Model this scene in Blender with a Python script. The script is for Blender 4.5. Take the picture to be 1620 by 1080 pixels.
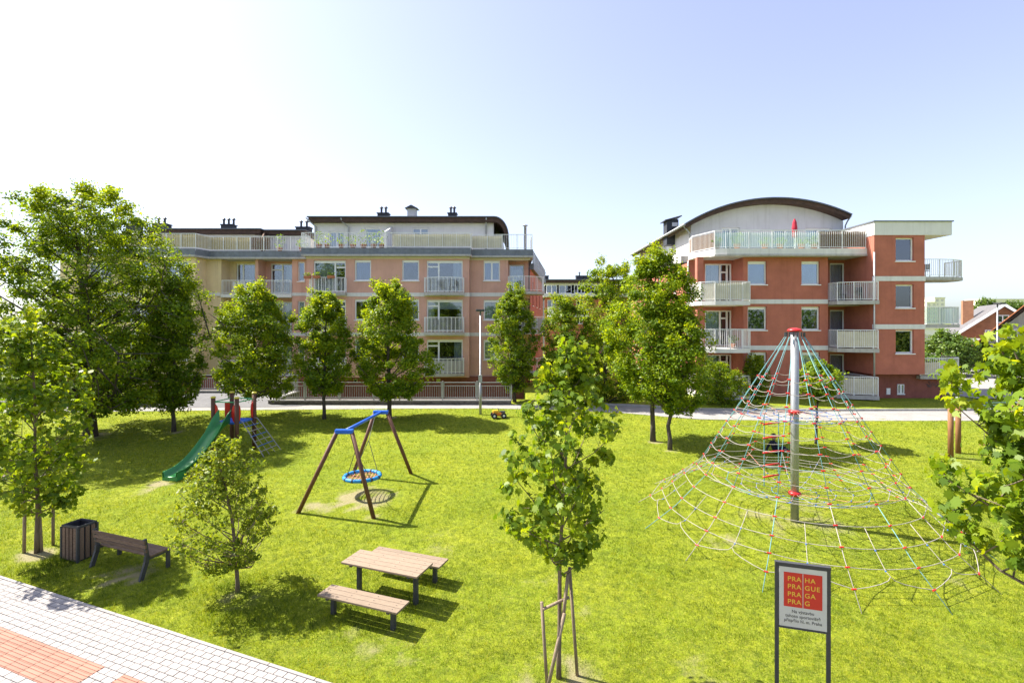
import bpy, math, random
import numpy as np
from mathutils import Vector, Matrix, Euler

for o in list(bpy.data.objects): bpy.data.objects.remove(o)
scene = bpy.context.scene
R = math.radians

# ------------------------------------------------------------------ camera
CAM_Z = 6.0; FOC = 810.0; HOR = 510.0            # focal length and horizon row for a 1620 px wide frame
cd = bpy.data.cameras.new('camera'); cam = bpy.data.objects.new('camera', cd)
scene.collection.objects.link(cam); scene.camera = cam
cam.location = (0, 0, CAM_Z); cam.rotation_euler = (R(90), 0, 0)
cd.sensor_width = 36; cd.lens = 18.0; cd.shift_y = -30/1620.0
cd.clip_start = 0.1; cd.clip_end = 3000
scene.render.resolution_x = 1024; scene.render.resolution_y = 682
# ------------------------------------------------------------------ world + sun
SUN_EL = R(50); SUN_DIR = Vector((-0.945, 0.33, 0)).normalized()
w = bpy.data.worlds.new('World'); scene.world = w; w.use_nodes = True
nt = w.node_tree; nt.nodes.clear()
sky = nt.nodes.new('ShaderNodeTexSky'); sky.sky_type = 'NISHITA'; sky.sun_disc = False
sky.sun_elevation = SUN_EL; sky.sun_rotation = math.atan2(SUN_DIR.x, SUN_DIR.y)
sky.altitude = 250; sky.air_density = 1.0; sky.dust_density = 1.8; sky.ozone_density = 6.0
bg = nt.nodes.new('ShaderNodeBackground'); bg.inputs[1].default_value = 0.138
out = nt.nodes.new('ShaderNodeOutputWorld')
gm = nt.nodes.new('ShaderNodeGamma'); gm.inputs[1].default_value = 0.82
hs = nt.nodes.new('ShaderNodeHueSaturation'); hs.inputs['Saturation'].default_value = 0.74; hs.inputs['Hue'].default_value = 0.52
nt.links.new(sky.outputs[0], gm.inputs[0]); nt.links.new(gm.outputs[0], hs.inputs['Color']); nt.links.new(hs.outputs[0], bg.inputs[0]); nt.links.new(bg.outputs[0], out.inputs[0])
sd = bpy.data.lights.new('sun', 'SUN'); sun = bpy.data.objects.new('sun', sd); scene.collection.objects.link(sun)
sd.energy = 4.6; sd.angle = R(0.5); sd.color = (1.0, 0.95, 0.86)
tosun = Vector((SUN_DIR.x*math.cos(SUN_EL), SUN_DIR.y*math.cos(SUN_EL), math.sin(SUN_EL)))
sun.rotation_euler = (-tosun).to_track_quat('-Z', 'Y').to_euler(); sun.location = tosun*60
scene.view_settings.view_transform = 'Standard'; scene.view_settings.look = 'None'
scene.view_settings.exposure = 1.5; scene.view_settings.gamma = 1.0
scene.view_settings.use_curve_mapping = False
try:
    scene.cycles.transparent_max_bounces = 16
except Exception: pass

# ------------------------------------------------------------------ measuring helpers
def X(px, d): return (px-810)*d/FOC
def Z(py, d): return CAM_Z-(py-HOR)*d/FOC
def G(px, py):                                    # point of the sloping lawn under a picture position
    d = 6.4/(0.05+(py-HOR)/FOC); return Vector((X(px, d), d, 0.05*d-0.4))
def in_court(x, y):
    return (-14.6 < x < 0.9 and y > 32.0) or (-60 < x <= -14.6 and y > 34.8)
def gz(x, y):
    z = max(min(0.05*y-0.4, 1.25), -1.4)
    return 0.15 if (in_court(x, y) and y < 60) else z

# ------------------------------------------------------------------ mesh helpers
COL = scene.collection
def wl(o):
    v = Vector((0, 0, 0))
    while o: v = v+o.location; o = o.parent
    return v
def tag(o, label, cat, group=None):
    o['label'] = label; o['category'] = cat
    if group: o['group'] = group
    return o
def empty(name, loc, rz=0.0, label=None, cat=None, group=None):
    o = bpy.data.objects.new(name, None); COL.objects.link(o)
    o.empty_display_size = 0.2; o.location = loc; o.rotation_euler = (0, 0, rz)
    if label: tag(o, label, cat, group)
    return o
def struct(o): o['kind'] = 'structure'; return o
def copy_tree(o, parent=None):
    c = o.copy(); COL.objects.link(c); c.parent = parent
    for ch in list(o.children): copy_tree(ch, c)
    return c
def link_mesh(name, me, mat, parent=None):
    o = bpy.data.objects.new(name, me); COL.objects.link(o)
    if mat is not None and not me.materials: me.materials.append(mat)
    if parent: o.parent = parent
    return o
class FR:                                          # wall frame: u to the right, v into the wall, w up
    def __init__(s, o, u): s.o = Vector((o[0], o[1], 0)); s.u = Vector((u[0], u[1], 0)).normalized(); s.v = Vector((-s.u.y, s.u.x, 0))
    def __call__(s, p): q = s.o+s.u*p[0]+s.v*p[1]; return (q.x, q.y, p[2])
class MB:
    def __init__(s, fr=None): s.v = []; s.f = []; s.fr = fr
    def add(s, vs, fs):
        b = len(s.v); s.v += [tuple(p) for p in vs]; s.f += [tuple(b+i for i in f) for f in fs]; return s
    def box(s, x0, x1, y0, y1, z0, z1):
        return s.add([(x0,y0,z0),(x1,y0,z0),(x1,y1,z0),(x0,y1,z0),(x0,y0,z1),(x1,y0,z1),(x1,y1,z1),(x0,y1,z1)],
                     [(0,3,2,1),(4,5,6,7),(0,1,5,4),(1,2,6,5),(2,3,7,6),(3,0,4,7)])
    def cbox(s, x0, x1, y0, y1, z0, z1, c=0.01):    # box with chamfered long edges on every side
        ps = []
        for z, e in ((z0, c*.5), (z0+c, 0), (z1-c, 0), (z1, c*.5)):
            ps.append([(x0+c, y0+e, z), (x1-c, y0+e, z), (x1-e, y0+c, z), (x1-e, y1-c, z), (x1-c, y1-e, z), (x0+c, y1-e, z), (x0+e, y1-c, z), (x0+e, y0+c, z)])
        vs = [p for r in ps for p in r]; fs = [tuple(range(7, -1, -1)), tuple(range(24, 32))]
        for r in range(3):
            for i in range(8): j = (i+1) % 8; fs.append((r*8+i, r*8+j, r*8+8+j, r*8+8+i))
        return s.add(vs, fs)
    def bar(s, p, q, wd, h=None, up=(0, 0, 1)):
        p = Vector(p); q = Vector(q); d = (q-p); h = wd if h is None else h
        if d.length < 1e-6: return s
        d.normalize(); u = Vector(up)
        if abs(d.dot(u)) > .98: u = Vector((0, 1, 0))
        a = d.cross(u).normalized(); b = a.cross(d).normalized()
        vs = [c+a*(i*wd/2)+b*(j*h/2) for c in (p, q) for i, j in ((-1,-1),(1,-1),(1,1),(-1,1))]
        return s.add(vs, [(3,2,1,0),(4,5,6,7),(0,1,5,4),(1,2,6,5),(2,3,7,6),(3,0,4,7)])
    def tube(s, pts, r, n=6, closed=False, cap=True):
        pts = [Vector(p) for p in pts]; m = len(pts); rr = r if isinstance(r, (list, tuple)) else [r]*m
        vs = []; a = None
        for i, p in enumerate(pts):
            if closed: d = pts[(i+1) % m]-pts[i-1]
            else: d = pts[min(i+1, m-1)]-pts[max(i-1, 0)]
            if d.length < 1e-9: d = Vector((0, 0, 1))
            d.normalize()
            if a is None:
                a = d.orthogonal().normalized()
            else:
                a = a-d*a.dot(d)
                a = a.normalized() if a.length > 1e-6 else d.orthogonal().normalized()
            b = d.cross(a)
            for k in range(n):
                t = 2*math.pi*k/n; vs.append(p+(a*math.cos(t)+b*math.sin(t))*rr[i])
        fs = []
        for i in range(m if closed else m-1):
            j = (i+1) % m
            for k in range(n):
                l = (k+1) % n; fs.append((i*n+k, i*n+l, j*n+l, j*n+k))
        if cap and not closed: fs += [tuple(range(n-1, -1, -1)), tuple((m-1)*n+k for k in range(n))]
        return s.add(vs, fs)
    def prism(s, poly, z0, z1):
        n = len(poly)
        a = sum(poly[i][0]*poly[(i+1) % n][1]-poly[(i+1) % n][0]*poly[i][1] for i in range(n))
        if a < 0: poly = poly[::-1]
        vs = [(x, y, z0) for x, y in poly]+[(x, y, z1) for x, y in poly]
        return s.add(vs, [tuple(range(n-1, -1, -1)), tuple(range(n, 2*n))]+[(i, (i+1) % n, n+(i+1) % n, n+i) for i in range(n)])
    def extr(s, prof, y0, y1):                     # profile in (x, z) extruded along y
        n = len(prof)
        a = sum(prof[i][0]*prof[(i+1) % n][1]-prof[(i+1) % n][0]*prof[i][1] for i in range(n))
        if a > 0: prof = prof[::-1]
        vs = [(x, y0, z) for x, z in prof]+[(x, y1, z) for x, z in prof]
        return s.add(vs, [tuple(range(n-1, -1, -1)), tuple(range(n, 2*n))]+[(i, (i+1) % n, n+(i+1) % n, n+i) for i in range(n)])
    def lathe(s, prof, c=(0, 0, 0), n=12):
        vs = []; fs = []; m = len(prof)
        for r, z in prof:
            for k in range(n):
                t = 2*math.pi*k/n; vs.append((c[0]+r*math.cos(t), c[1]+r*math.sin(t), c[2]+z))
        for i in range(m-1):
            for k in range(n):
                l = (k+1) % n; fs.append((i*n+k, i*n+l, (i+1)*n+l, (i+1)*n+k))
        fs += [tuple(range(n-1, -1, -1)), tuple((m-1)*n+k for k in range(n))]
        return s.add(vs, fs)
    def torus(s, c, Rr, r, n=32, k=8, tilt=None):
        pts = [(c[0]+Rr*math.cos(2*math.pi*i/n), c[1]+Rr*math.sin(2*math.pi*i/n), c[2]) for i in range(n)]
        return s.tube(pts, r, k, closed=True)
    def mesh(s, name):
        me = bpy.data.meshes.new(name); vs = s.v if s.fr is None else [s.fr(p) for p in s.v]
        me.from_pydata(vs, [], s.f); me.update(); return me
    def build(s, name, mat, parent=None, local=False, smooth=False):
        vs = s.v if s.fr is None else [s.fr(p) for p in s.v]
        off = Vector((0, 0, 0)) if (local or parent is None) else wl(parent)
        me = bpy.data.meshes.new(name); me.from_pydata([(p[0]-off.x, p[1]-off.y, p[2]-off.z) for p in vs], [], s.f)
        if smooth: me.polygons.foreach_set('use_smooth', [True]*len(me.polygons))
        me.update(); return link_mesh(name, me, mat, parent)
def poly_mesh(name, V, counts, idx, rnd=None):      # numpy -> mesh
    me = bpy.data.meshes.new(name); me.vertices.add(len(V)); me.vertices.foreach_set('co', V.astype(np.float32).ravel())
    me.loops.add(len(idx)); me.loops.foreach_set('vertex_index', idx.astype(np.int32))
    st = np.concatenate(([0], np.cumsum(counts)[:-1])).astype(np.int32)
    me.polygons.add(len(counts)); me.polygons.foreach_set('loop_start', st)
    try: me.polygons.foreach_set('loop_total', counts.astype(np.int32))
    except Exception: pass
    me.update(calc_edges=True); me.validate()
    if rnd is not None:
        a = me.attributes.new('rnd', 'FLOAT', 'POINT'); a.data.foreach_set('value', rnd.astype(np.float32))
    return me

# ------------------------------------------------------------------ materials
MATS = {}
def newmat(name):
    m = bpy.data.materials.new(name); m.use_nodes = True; nt = m.node_tree; nt.nodes.clear()
    o = nt.nodes.new('ShaderNodeOutputMaterial'); return m, nt, o
def N(nt, t, **kw):
    n = nt.nodes.new(t)
    for k, v in kw.items(): setattr(n, k, v)
    return n
def surf(name, c, rough=.8, var=.12, scale=3.0, bump=.0, bscale=60, metal=0.0, spec=.4, c2=None, stretch=None, vary_obj=0.0, stain=0.0):
    """principled paint/stone/wood: two-scale colour noise, fine bump, optional stains and per-object tone"""
    m, nt, o = newmat(name); L = nt.links.new
    b = N(nt, 'ShaderNodeBsdfPrincipled'); L(b.outputs[0], o.inputs[0])
    b.inputs['Roughness'].default_value = rough; b.inputs['Metallic'].default_value = metal
    b.inputs['Specular IOR Level'].default_value = spec
    tc = N(nt, 'ShaderNodeTexCoord'); mp = N(nt, 'ShaderNodeMapping'); L(tc.outputs['Object'], mp.inputs[0])
    if stretch: mp.inputs['Scale'].default_value = stretch
    n1 = N(nt, 'ShaderNodeTexNoise'); n1.inputs['Scale'].default_value = scale; n1.inputs['Detail'].default_value = 6; n1.inputs['Roughness'].default_value = .65
    L(mp.outputs[0], n1.inputs[0])
    mx = N(nt, 'ShaderNodeMix', data_type='RGBA'); c2 = c2 or tuple(max(0, x*(1-2*var)) for x in c)
    mr = N(nt, 'ShaderNodeMapRange'); mr.inputs[1].default_value = .3; mr.inputs[2].default_value = .7; L(n1.outputs[0], mr.inputs[0])
    L(mr.outputs[0], mx.inputs[0]); mx.inputs[6].default_value = (*c, 1); mx.inputs[7].default_value = (*c2, 1)
    col = mx.outputs[2]
    if stain > 0:
        n3 = N(nt, 'ShaderNodeTexNoise'); n3.inputs['Scale'].default_value = 1.1; n3.inputs['Detail'].default_value = 8; n3.inputs['Roughness'].default_value = .75
        m3 = N(nt, 'ShaderNodeMapping'); m3.inputs['Scale'].default_value = (3.6, 3.6, .26); L(tc.outputs['Object'], m3.inputs[0]); L(m3.outputs[0], n3.inputs[0])
        r3 = N(nt, 'ShaderNodeMapRange'); r3.inputs[1].default_value = .50; r3.inputs[2].default_value = .72; r3.inputs[4].default_value = stain; L(n3.outputs[0], r3.inputs[0])
        m4 = N(nt, 'ShaderNodeMix', data_type='RGBA', blend_type='MULTIPLY'); L(r3.outputs[0], m4.inputs[0]); L(col, m4.inputs[6]); m4.inputs[7].default_value = (.62, .6, .58, 1); col = m4.outputs[2]
    if vary_obj > 0:
        oi = N(nt, 'ShaderNodeObjectInfo'); hs = N(nt, 'ShaderNodeHueSaturation')
        r5 = N(nt, 'ShaderNodeMapRange'); r5.inputs[3].default_value = 1-vary_obj; r5.inputs[4].default_value = 1+vary_obj; L(oi.outputs['Random'], r5.inputs[0])
        L(r5.outputs[0], hs.inputs['Value']); L(col, hs.inputs['Color']); col = hs.outputs[0]
    L(col, b.inputs['Base Color'])
    if bump > 0:
        n2 = N(nt, 'ShaderNodeTexNoise'); n2.inputs['Scale'].default_value = bscale; n2.inputs['Detail'].default_value = 4; L(mp.outputs[0], n2.inputs[0])
        bp = N(nt, 'ShaderNodeBump'); bp.inputs['Strength'].default_value = bump; bp.inputs['Distance'].default_value = .02; L(n2.outputs[0], bp.inputs['Height']); L(bp.outputs[0], b.inputs['Normal'])
    MATS[name] = m; return m
surf('plaster_red', (.49,.165,.11), .9, .12, 1.2, .35, 40, stain=.45)
surf('plaster_base', (.30,.10,.075), .9, .14, 2.0, .35, 40, stain=.5)
surf('plaster_pink', (.68,.385,.30), .9, .08, 1.0, .3, 40, stain=.4)
surf('plaster_peach', (.79,.62,.37), .9, .07, 1.0, .3, 40, stain=.35)
surf('plaster_white', (.74,.72,.70), .9, .05, 1.2, .25, 40, stain=.3)
surf('plaster_grey', (.60,.59,.60), .9, .06, 1.2, .25, 40, stain=.45)
surf('band_white', (.72,.70,.68), .8, .06, 2.5, .1, 40, stain=.45)
surf('concrete', (.50,.48,.45), .9, .14, 2.5, .4, 30, stain=.7)
surf('cream', (.70,.62,.46), .85, .06, 2.0, .1, 40)
surf('white_frame', (.86,.86,.85), .45, .04, 3.0)
surf('white_metal', (.82,.82,.82), .45, .07, 4.0)
surf('grey_metal', (.42,.43,.43), .5, .10, 5.0, metal=.3)
surf('zinc', (.20,.22,.25), .5, .18, 3.0, .1, 20, metal=.2, stain=.5)
surf('dark_metal', (.055,.055,.06), .45, .15, 6.0)
surf('roof_metal', (.13,.14,.15), .4, .15, 2.0, metal=.5)
surf('brown_fascia', (.085,.045,.028), .7, .25, 3.0, .2, 25)
surf('chimney_dark', (.045,.048,.06), .7, .2, 4.0, .2, 25)
surf('bamboo', (.62,.50,.28), .85, .25, 9.0, .3, 50, stretch=(6,6,.4))
surf('bamboo_dark', (.22,.13,.075), .85, .3, 9.0, .3, 50, stretch=(6,6,.4))
surf('cloth_cream', (.66,.60,.47), .9, .10, 2.5, .1, 40, stain=.6)
surf('cloth_grey', (.36,.33,.36), .9, .08, 2.5, .1, 60)
surf('cloth_white', (.78,.77,.76), .9, .04, 2.0)
surf('curtain_white', (.72,.73,.75), .9, .05, 3.0)
surf('curtain_blue', (.30,.40,.62), .9, .08, 3.0)
surf('blind_sky_reflection', (.34,.52,.80), .6, .03, 2.0)  # blind colour with the sky's blue reflection painted into it
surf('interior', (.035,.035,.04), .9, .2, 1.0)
surf('asphalt', (.17,.165,.165), .95, .12, 2.0, .4, 120)
surf('path_light', (.33,.31,.285), .95, .12, 1.2, .4, 120, stain=.4)
surf('kerb', (.42,.40,.37), .9, .15, 3.0, .3, 60)
surf('stone_wall', (.21,.19,.165), .95, .35, 5.0, .6, 18)
surf('paver', (.37,.34,.315), .9, .10, 7.0, .3, 90, vary_obj=.09, stain=.35)
surf('joint', (.30,.28,.25), .95, .2, 20.0)
surf('tactile', (.36,.18,.125), .85, .08, 8.0, .2, 90, vary_obj=.09)
surf('wood_bench', (.30,.22,.15), .75, .16, 6.0, .25, 30, stretch=(1,9,9), vary_obj=.10)
surf('wood_old', (.25,.165,.11), .85, .3, 7.0, .4, 30, stretch=(1,9,9), vary_obj=.16)
surf('wood_stake', (.36,.27,.185), .85, .3, 6.0, .4, 30, stretch=(8,8,.7), vary_obj=.10)
surf('wood_post', (.32,.15,.06), .7, .25, 5.0, .3, 25, stretch=(8,8,.6))
surf('wood_swing', (.17,.07,.04), .6, .25, 5.0, .3, 25, stretch=(6,6,.8))
surf('wood_tower', (.15,.065,.035), .7, .3, 5.0, .3, 25, stretch=(8,8,.6))
surf('anthracite', (.06,.06,.065), .55, .12, 8.0, .1, 60)
surf('blue_paint', (.03,.14,.62), .35, .10, 4.0)
surf('blue_rubber', (.02,.26,.60), .5, .12, 9.0, .1, 40)
surf('red_plastic', (.62,.025,.025), .35, .08, 4.0)
surf('green_slide', (.05,.27,.07), .3, .10, 3.0)
surf('green_rail', (.06,.42,.16), .4, .08, 3.0)
surf('yellow_cap', (.62,.52,.06), .45, .10, 5.0)
surf('galvanised', (.40,.41,.41), .42, .12, 6.0, metal=.55)
surf('rope_cream', (.40,.36,.31), .85, .14, 30.0)
surf('rope_teal', (.17,.37,.38), .8, .16, 30.0)
surf('rope_blue', (.05,.17,.52), .8, .16, 30.0)
surf('rope_dark', (.05,.06,.08), .8, .16, 30.0)
surf('rope_red', (.58,.26,.17), .8, .16, 30.0)
surf('chain', (.42,.40,.37), .4, .2, 30.0, metal=.7)
surf('sign_face', (.60,.58,.55), .5, .04, 3.0)
surf('sign_red', (.62,.035,.02), .5, .04, 3.0)
surf('sign_yellow', (.80,.48,.05), .5, .03, 3.0)
surf('sign_ink', (.09,.085,.085), .6, .05, 3.0)
surf('clay', (.50,.19,.09), .85, .15, 8.0, .2, 40)
surf('soil', (.07,.045,.03), .95, .3, 20.0)
surf('parasol_red', (.42,.02,.045), .8, .12, 6.0)
surf('orange_paint', (.78,.22,.02), .4, .08, 5.0)
surf('yellow_paint', (.80,.46,.03), .4, .08, 5.0)
surf('tyre', (.02,.02,.02), .8, .2, 9.0)
surf('navy_cloth', (.018,.02,.05), .85, .25, 6.0, .3, 20)
surf('skin', (.55,.30,.22), .6, .06, 6.0)
surf('hair', (.05,.03,.02), .7, .3, 20.0)
surf('brick_house', (.40,.19,.10), .9, .18, 2.0, .4, 12)
surf('roof_tile_grey', (.17,.16,.16), .8, .2, 3.0, .4, 10)
surf('roof_tile_orange', (.52,.19,.08), .8, .2, 3.0, .4, 10)
surf('dark_wood', (.055,.03,.02), .8, .3, 4.0)
surf('white_render', (.80,.79,.77), .9, .05, 1.0)
surf('pale_block', (.80,.77,.70), .9, .05, .3)
surf('bark', (.13,.105,.085), .95, .4, 6.0, .9, 22, stretch=(3,3,.5))
surf('bark_young', (.24,.18,.12), .9, .3, 8.0, .5, 30, stretch=(3,3,.5))
def glass():
    m, nt, o = newmat('glass'); L = nt.links.new
    t = N(nt, 'ShaderNodeBsdfTransparent'); t.inputs[0].default_value = (.80,.84,.86,1)
    g = N(nt, 'ShaderNodeBsdfGlossy'); g.inputs['Roughness'].default_value = .02; g.inputs[0].default_value = (.86,.92,1,1)
    f = N(nt, 'ShaderNodeFresnel'); f.inputs[0].default_value = 1.7; mx = N(nt, 'ShaderNodeMixShader')
    a = N(nt, 'ShaderNodeMath', operation='ADD'); a.inputs[1].default_value = .07; a.use_clamp = True
    L(f.outputs[0], a.inputs[0]); L(a.outputs[0], mx.inputs[0])
    L(t.outputs[0], mx.inputs[1]); L(g.outputs[0], mx.inputs[2]); L(mx.outputs[0], o.inputs[0]); MATS['glass'] = m
glass()
def milk(name, c, tr):
    m, nt, o = newmat(name); L = nt.links.new
    b = N(nt, 'ShaderNodeBsdfPrincipled'); b.inputs['Base Color'].default_value = (*c, 1); b.inputs['Roughness'].default_value = .15
    t = N(nt, 'ShaderNodeBsdfTransparent'); t.inputs[0].default_value = (.82,.95,.92,1); mx = N(nt, 'ShaderNodeMixShader'); mx.inputs[0].default_value = tr
    L(b.outputs[0], mx.inputs[1]); L(t.outputs[0], mx.inputs[2]); L(mx.outputs[0], o.inputs[0]); MATS[name] = m
milk('milk_glass', (.50,.66,.62), .55)
def leafmat(name, cols, trans, tmix=.42, gloss=.35):
    """leaf: colour differs from leaf to leaf (attribute rnd), light comes through it"""
    m, nt, o = newmat(name); L = nt.links.new
    at = N(nt, 'ShaderNodeAttribute', attribute_name='rnd')
    rp = N(nt, 'ShaderNodeValToRGB'); e = rp.color_ramp.elements
    e[0].position = 0; e[0].color = (*cols[0], 1); e[1].position = 1; e[1].color = (*cols[-1], 1)
    for i, c in enumerate(cols[1:-1]): k = e.new((i+1)/(len(cols)-1)); k.color = (*c, 1)
    L(at.outputs['Fac'], rp.inputs[0])
    b = N(nt, 'ShaderNodeBsdfPrincipled'); b.inputs['Roughness'].default_value = .45; b.inputs['Specular IOR Level'].default_value = gloss
    L(rp.outputs[0], b.inputs['Base Color'])
    t = N(nt, 'ShaderNodeBsdfTranslucent'); mu = N(nt, 'ShaderNodeMix', data_type='RGBA', blend_type='MULTIPLY'); mu.inputs[0].default_value = 1
    L(rp.outputs[0], mu.inputs[6]); mu.inputs[7].default_value = (*trans, 1); L(mu.outputs[2], t.inputs[0])
    mx = N(nt, 'ShaderNodeMixShader'); mx.inputs[0].default_value = tmix
    L(b.outputs[0], mx.inputs[1]); L(t.outputs[0], mx.inputs[2]); L(mx.outputs[0], o.inputs[0]); MATS[name] = m
leafmat('leaf_dark', [(.08,.142,.010),(.14,.222,.011),(.22,.295,.012),(.34,.385,.014)], (1.75,1.55,.4), .52, .2)
leafmat('leaf_mid', [(.09,.16,.010),(.16,.245,.012),(.24,.315,.013),(.36,.40,.016)], (1.75,1.55,.4), .52, .2)
leafmat('leaf_maple', [(.08,.145,.011),(.14,.22,.012),(.22,.295,.014),(.35,.40,.018)], (1.75,1.55,.4), .48, .25)
leafmat('leaf_shrub', [(.10,.16,.015),(.16,.225,.02),(.23,.285,.025),(.33,.355,.04)], (1.7,1.5,.5), .48, .2)
leafmat('leaf_far', [(.07,.13,.02),(.11,.18,.025),(.16,.23,.03)], (1.6,1.5,.6))
leafmat('leaf_pot', [(.08,.16,.015),(.16,.26,.02),(.28,.34,.03)], (1.7,1.6,.5))
leafmat('grass_blade', [(.055,.10,.008),(.15,.215,.010),(.26,.31,.012),(.42,.40,.045)], (1.6,1.45,.5), .42, .2)
M = MATS
# ================================================================== SETTING: ground, paths, pavement, grass
WORN = [(-4.9,16.2,1.15,.9), (-5.6,15.9,.8,.8), (-12.0,17.5,.6,.7), (-2.75,9.55,.7,.62), (-1.9,9.3,.5,.6), (.8,8.55,.7,.8), (-11.8,12.7,.45,.9), (-8.9,11.75,.7,.8),
        (-5.8,10.85,.45,.7), (8.0,14.5,2.3,.45), (5.6,13.3,.8,.5), (9.9,11.6,.8,.4), (3.2,8.6,.9,.35), (17.9,20.6,.8,.5), (-6.4,15.1,.3,.8), (-3.97,14.8,.35,.8), (6.3,22.7,.4,.9),
        (6.65,21.3,.4,.9), (-9.87,26.8,.4,.9), (-6.5,27.1,.4,.9), (-16,24.2,.5,.8), (-19.4,23.4,.9,.9), (-12.3,17.0,.7,.5), (-2.2,13.3,1.3,.35), (1.0,11.0,1.6,.3), (-6.5,12.6,1.0,.35)]
def vnoise(x, y, s, seed=0):
    x = x*s+seed*17.3; y = y*s+seed*9.1; xi = np.floor(x); yi = np.floor(y); fx = x-xi; fy = y-yi
    fx = fx*fx*(3-2*fx); fy = fy*fy*(3-2*fy)
    def h(a, b): v = np.sin(a*127.1+b*311.7+seed*3.3)*43758.5453; return v-np.floor(v)
    return (h(xi,yi)*(1-fx)+h(xi+1,yi)*fx)*(1-fy)+(h(xi,yi+1)*(1-fx)+h(xi+1,yi+1)*fx)*fy
def worn(x, y):
    wv = np.zeros_like(x)
    for a, b, r, k in WORN:
        d = np.sqrt((x-a)**2+((y-b)*1.15)**2)/r
        wv = np.maximum(wv, k*np.clip(1.5-d, 0, 1))
    n = vnoise(x, y, 1.9, 3)*.4+vnoise(x, y, 4.3, 5)*.35+vnoise(x, y, 9.7, 6)*.25
    return np.clip(wv*(2.3*n-.42), 0, 1)
def lawn_mat():
    m, nt, o = newmat('lawn'); L = nt.links.new
    b = N(nt, 'ShaderNodeBsdfPrincipled'); b.inputs['Roughness'].default_value = .95; b.inputs['Specular IOR Level'].default_value = .15; L(b.outputs[0], o.inputs[0])
    ge = N(nt, 'ShaderNodeNewGeometry')
    def noise(sc, det=5, ro=.6):
        n = N(nt, 'ShaderNodeTexNoise'); n.inputs['Scale'].default_value = sc; n.inputs['Detail'].default_value = det; n.inputs['Roughness'].default_value = ro; L(ge.outputs['Position'], n.inputs[0]); return n.outputs[0]
    def mix(f, a, c):
        x = N(nt, 'ShaderNodeMix', data_type='RGBA'); L(f, x.inputs[0])
        for i, v in ((6, a), (7, c)):
            if isinstance(v, tuple): x.inputs[i].default_value = (*v, 1)
            else: L(v, x.inputs[i])
        return x.outputs[2]
    def rng(f, a, c, t=1.0):
        r = N(nt, 'ShaderNodeMapRange'); r.inputs[1].default_value = a; r.inputs[2].default_value = c; r.inputs[4].default_value = t; L(f, r.inputs[0]); return r.outputs[0]
    c = mix(rng(noise(.5), .35, .65), (.20,.265,.012), (.29,.32,.016))
    c = mix(rng(noise(6, 8, .75), .38, .68), c, (.075,.115,.010))
    c = mix(rng(noise(30, 4, .7), .5, .72, .7), c, (.42,.39,.07))
    at = N(nt, 'ShaderNodeAttribute', attribute_name='worn')
    mu = N(nt, 'ShaderNodeMath', operation='MULTIPLY_ADD'); L(at.outputs['Fac'], mu.inputs[0]); mu.inputs[1].default_value = 1.1
    nz = N(nt, 'ShaderNodeMath', operation='MULTIPLY_ADD'); L(noise(7, 6, .7), nz.inputs[0]); nz.inputs[1].default_value = .7; nz.inputs[2].default_value = -.42; L(nz.outputs[0], mu.inputs[2])
    c = mix(rng(mu.outputs[0], .25, .7), c, mix(rng(noise(14, 6, .7), .35, .65), (.35,.305,.165), (.26,.23,.11)))
    L(c, b.inputs['Base Color'])
    bp = N(nt, 'ShaderNodeBump'); bp.inputs['Strength'].default_value = .9; bp.inputs['Distance'].default_value = .06; L(noise(22, 6, .75), bp.inputs['Height']); L(bp.outputs[0], b.inputs['Normal'])
    M['lawn'] = m
lawn_mat()
def ground():
    xs = np.unique(np.concatenate((np.array([-1500,-700,-300,-150,-90,-61,-60.02,-60]), np.arange(-50, -26, 2.0), np.arange(-26, 26.01, .25), np.array([-14.6,-14.58,.88,.9]), np.arange(28, 60, 2.0), np.array([80,150,300,700,1500]))))
    ys = np.unique(np.concatenate((np.array([-300,-100,-50,-20,-10]), np.arange(-6, 6, 1.0), np.arange(6, 32, .25), np.array([32,32.02,32.5,33,34,34.8,34.82,36,40,45,50,59.9,60,60.05,70,90,130,200,400,800,1500,2500]))))
    Xg, Yg = np.meshgrid(xs, ys); Zg = np.array([[gz(a, c) for a in xs] for c in ys])
    bumpz = (vnoise(Xg, Yg, .35, 1)-.5)*.05+(vnoise(Xg, Yg, 1.3, 2)-.5)*.025
    ok = (Yg > 12.3) & (Yg < 27.5) & (np.abs(Xg) < 30); Zg = Zg+np.where(ok, bumpz, 0)
    n, m = len(xs), len(ys); V = np.stack((Xg, Yg, Zg), -1).reshape(-1, 3)
    i, j = np.meshgrid(np.arange(n-1), np.arange(m-1)); a = (j*n+i).ravel()
    idx = np.stack((a, a+1, a+n+1, a+n), -1).ravel()
    me = poly_mesh('ground', V, np.full(len(a), 4), idx)
    at = me.attributes.new('worn', 'FLOAT', 'POINT'); at.data.foreach_set('value', worn(V[:,0], V[:,1]).astype(np.float32))
    me.polygons.foreach_set('use_smooth', [True]*len(me.polygons))
    struct(link_mesh('ground', me, M['lawn']))
ground()
def strip(name, near, far, mat, lift, kerb_mat=None):
    """a paved strip between two edge lines, laid on the ground"""
    mb = MB(); n = len(near); P = []
    for a, c in zip(near, far):
        for t in (0, .5, 1): x = a[0]*(1-t)+c[0]*t; y = a[1]*(1-t)+c[1]*t; P.append((x, y, gz(x, y if y < 31.9 else 31.9)+lift))
    f = []
    for i in range(n-1):
        for k in range(2): f.append((i*3+k, (i+1)*3+k, (i+1)*3+k+1, i*3+k+1))
    mb.add(P, f); o = struct(mb.build(name, mat)); return o
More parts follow.
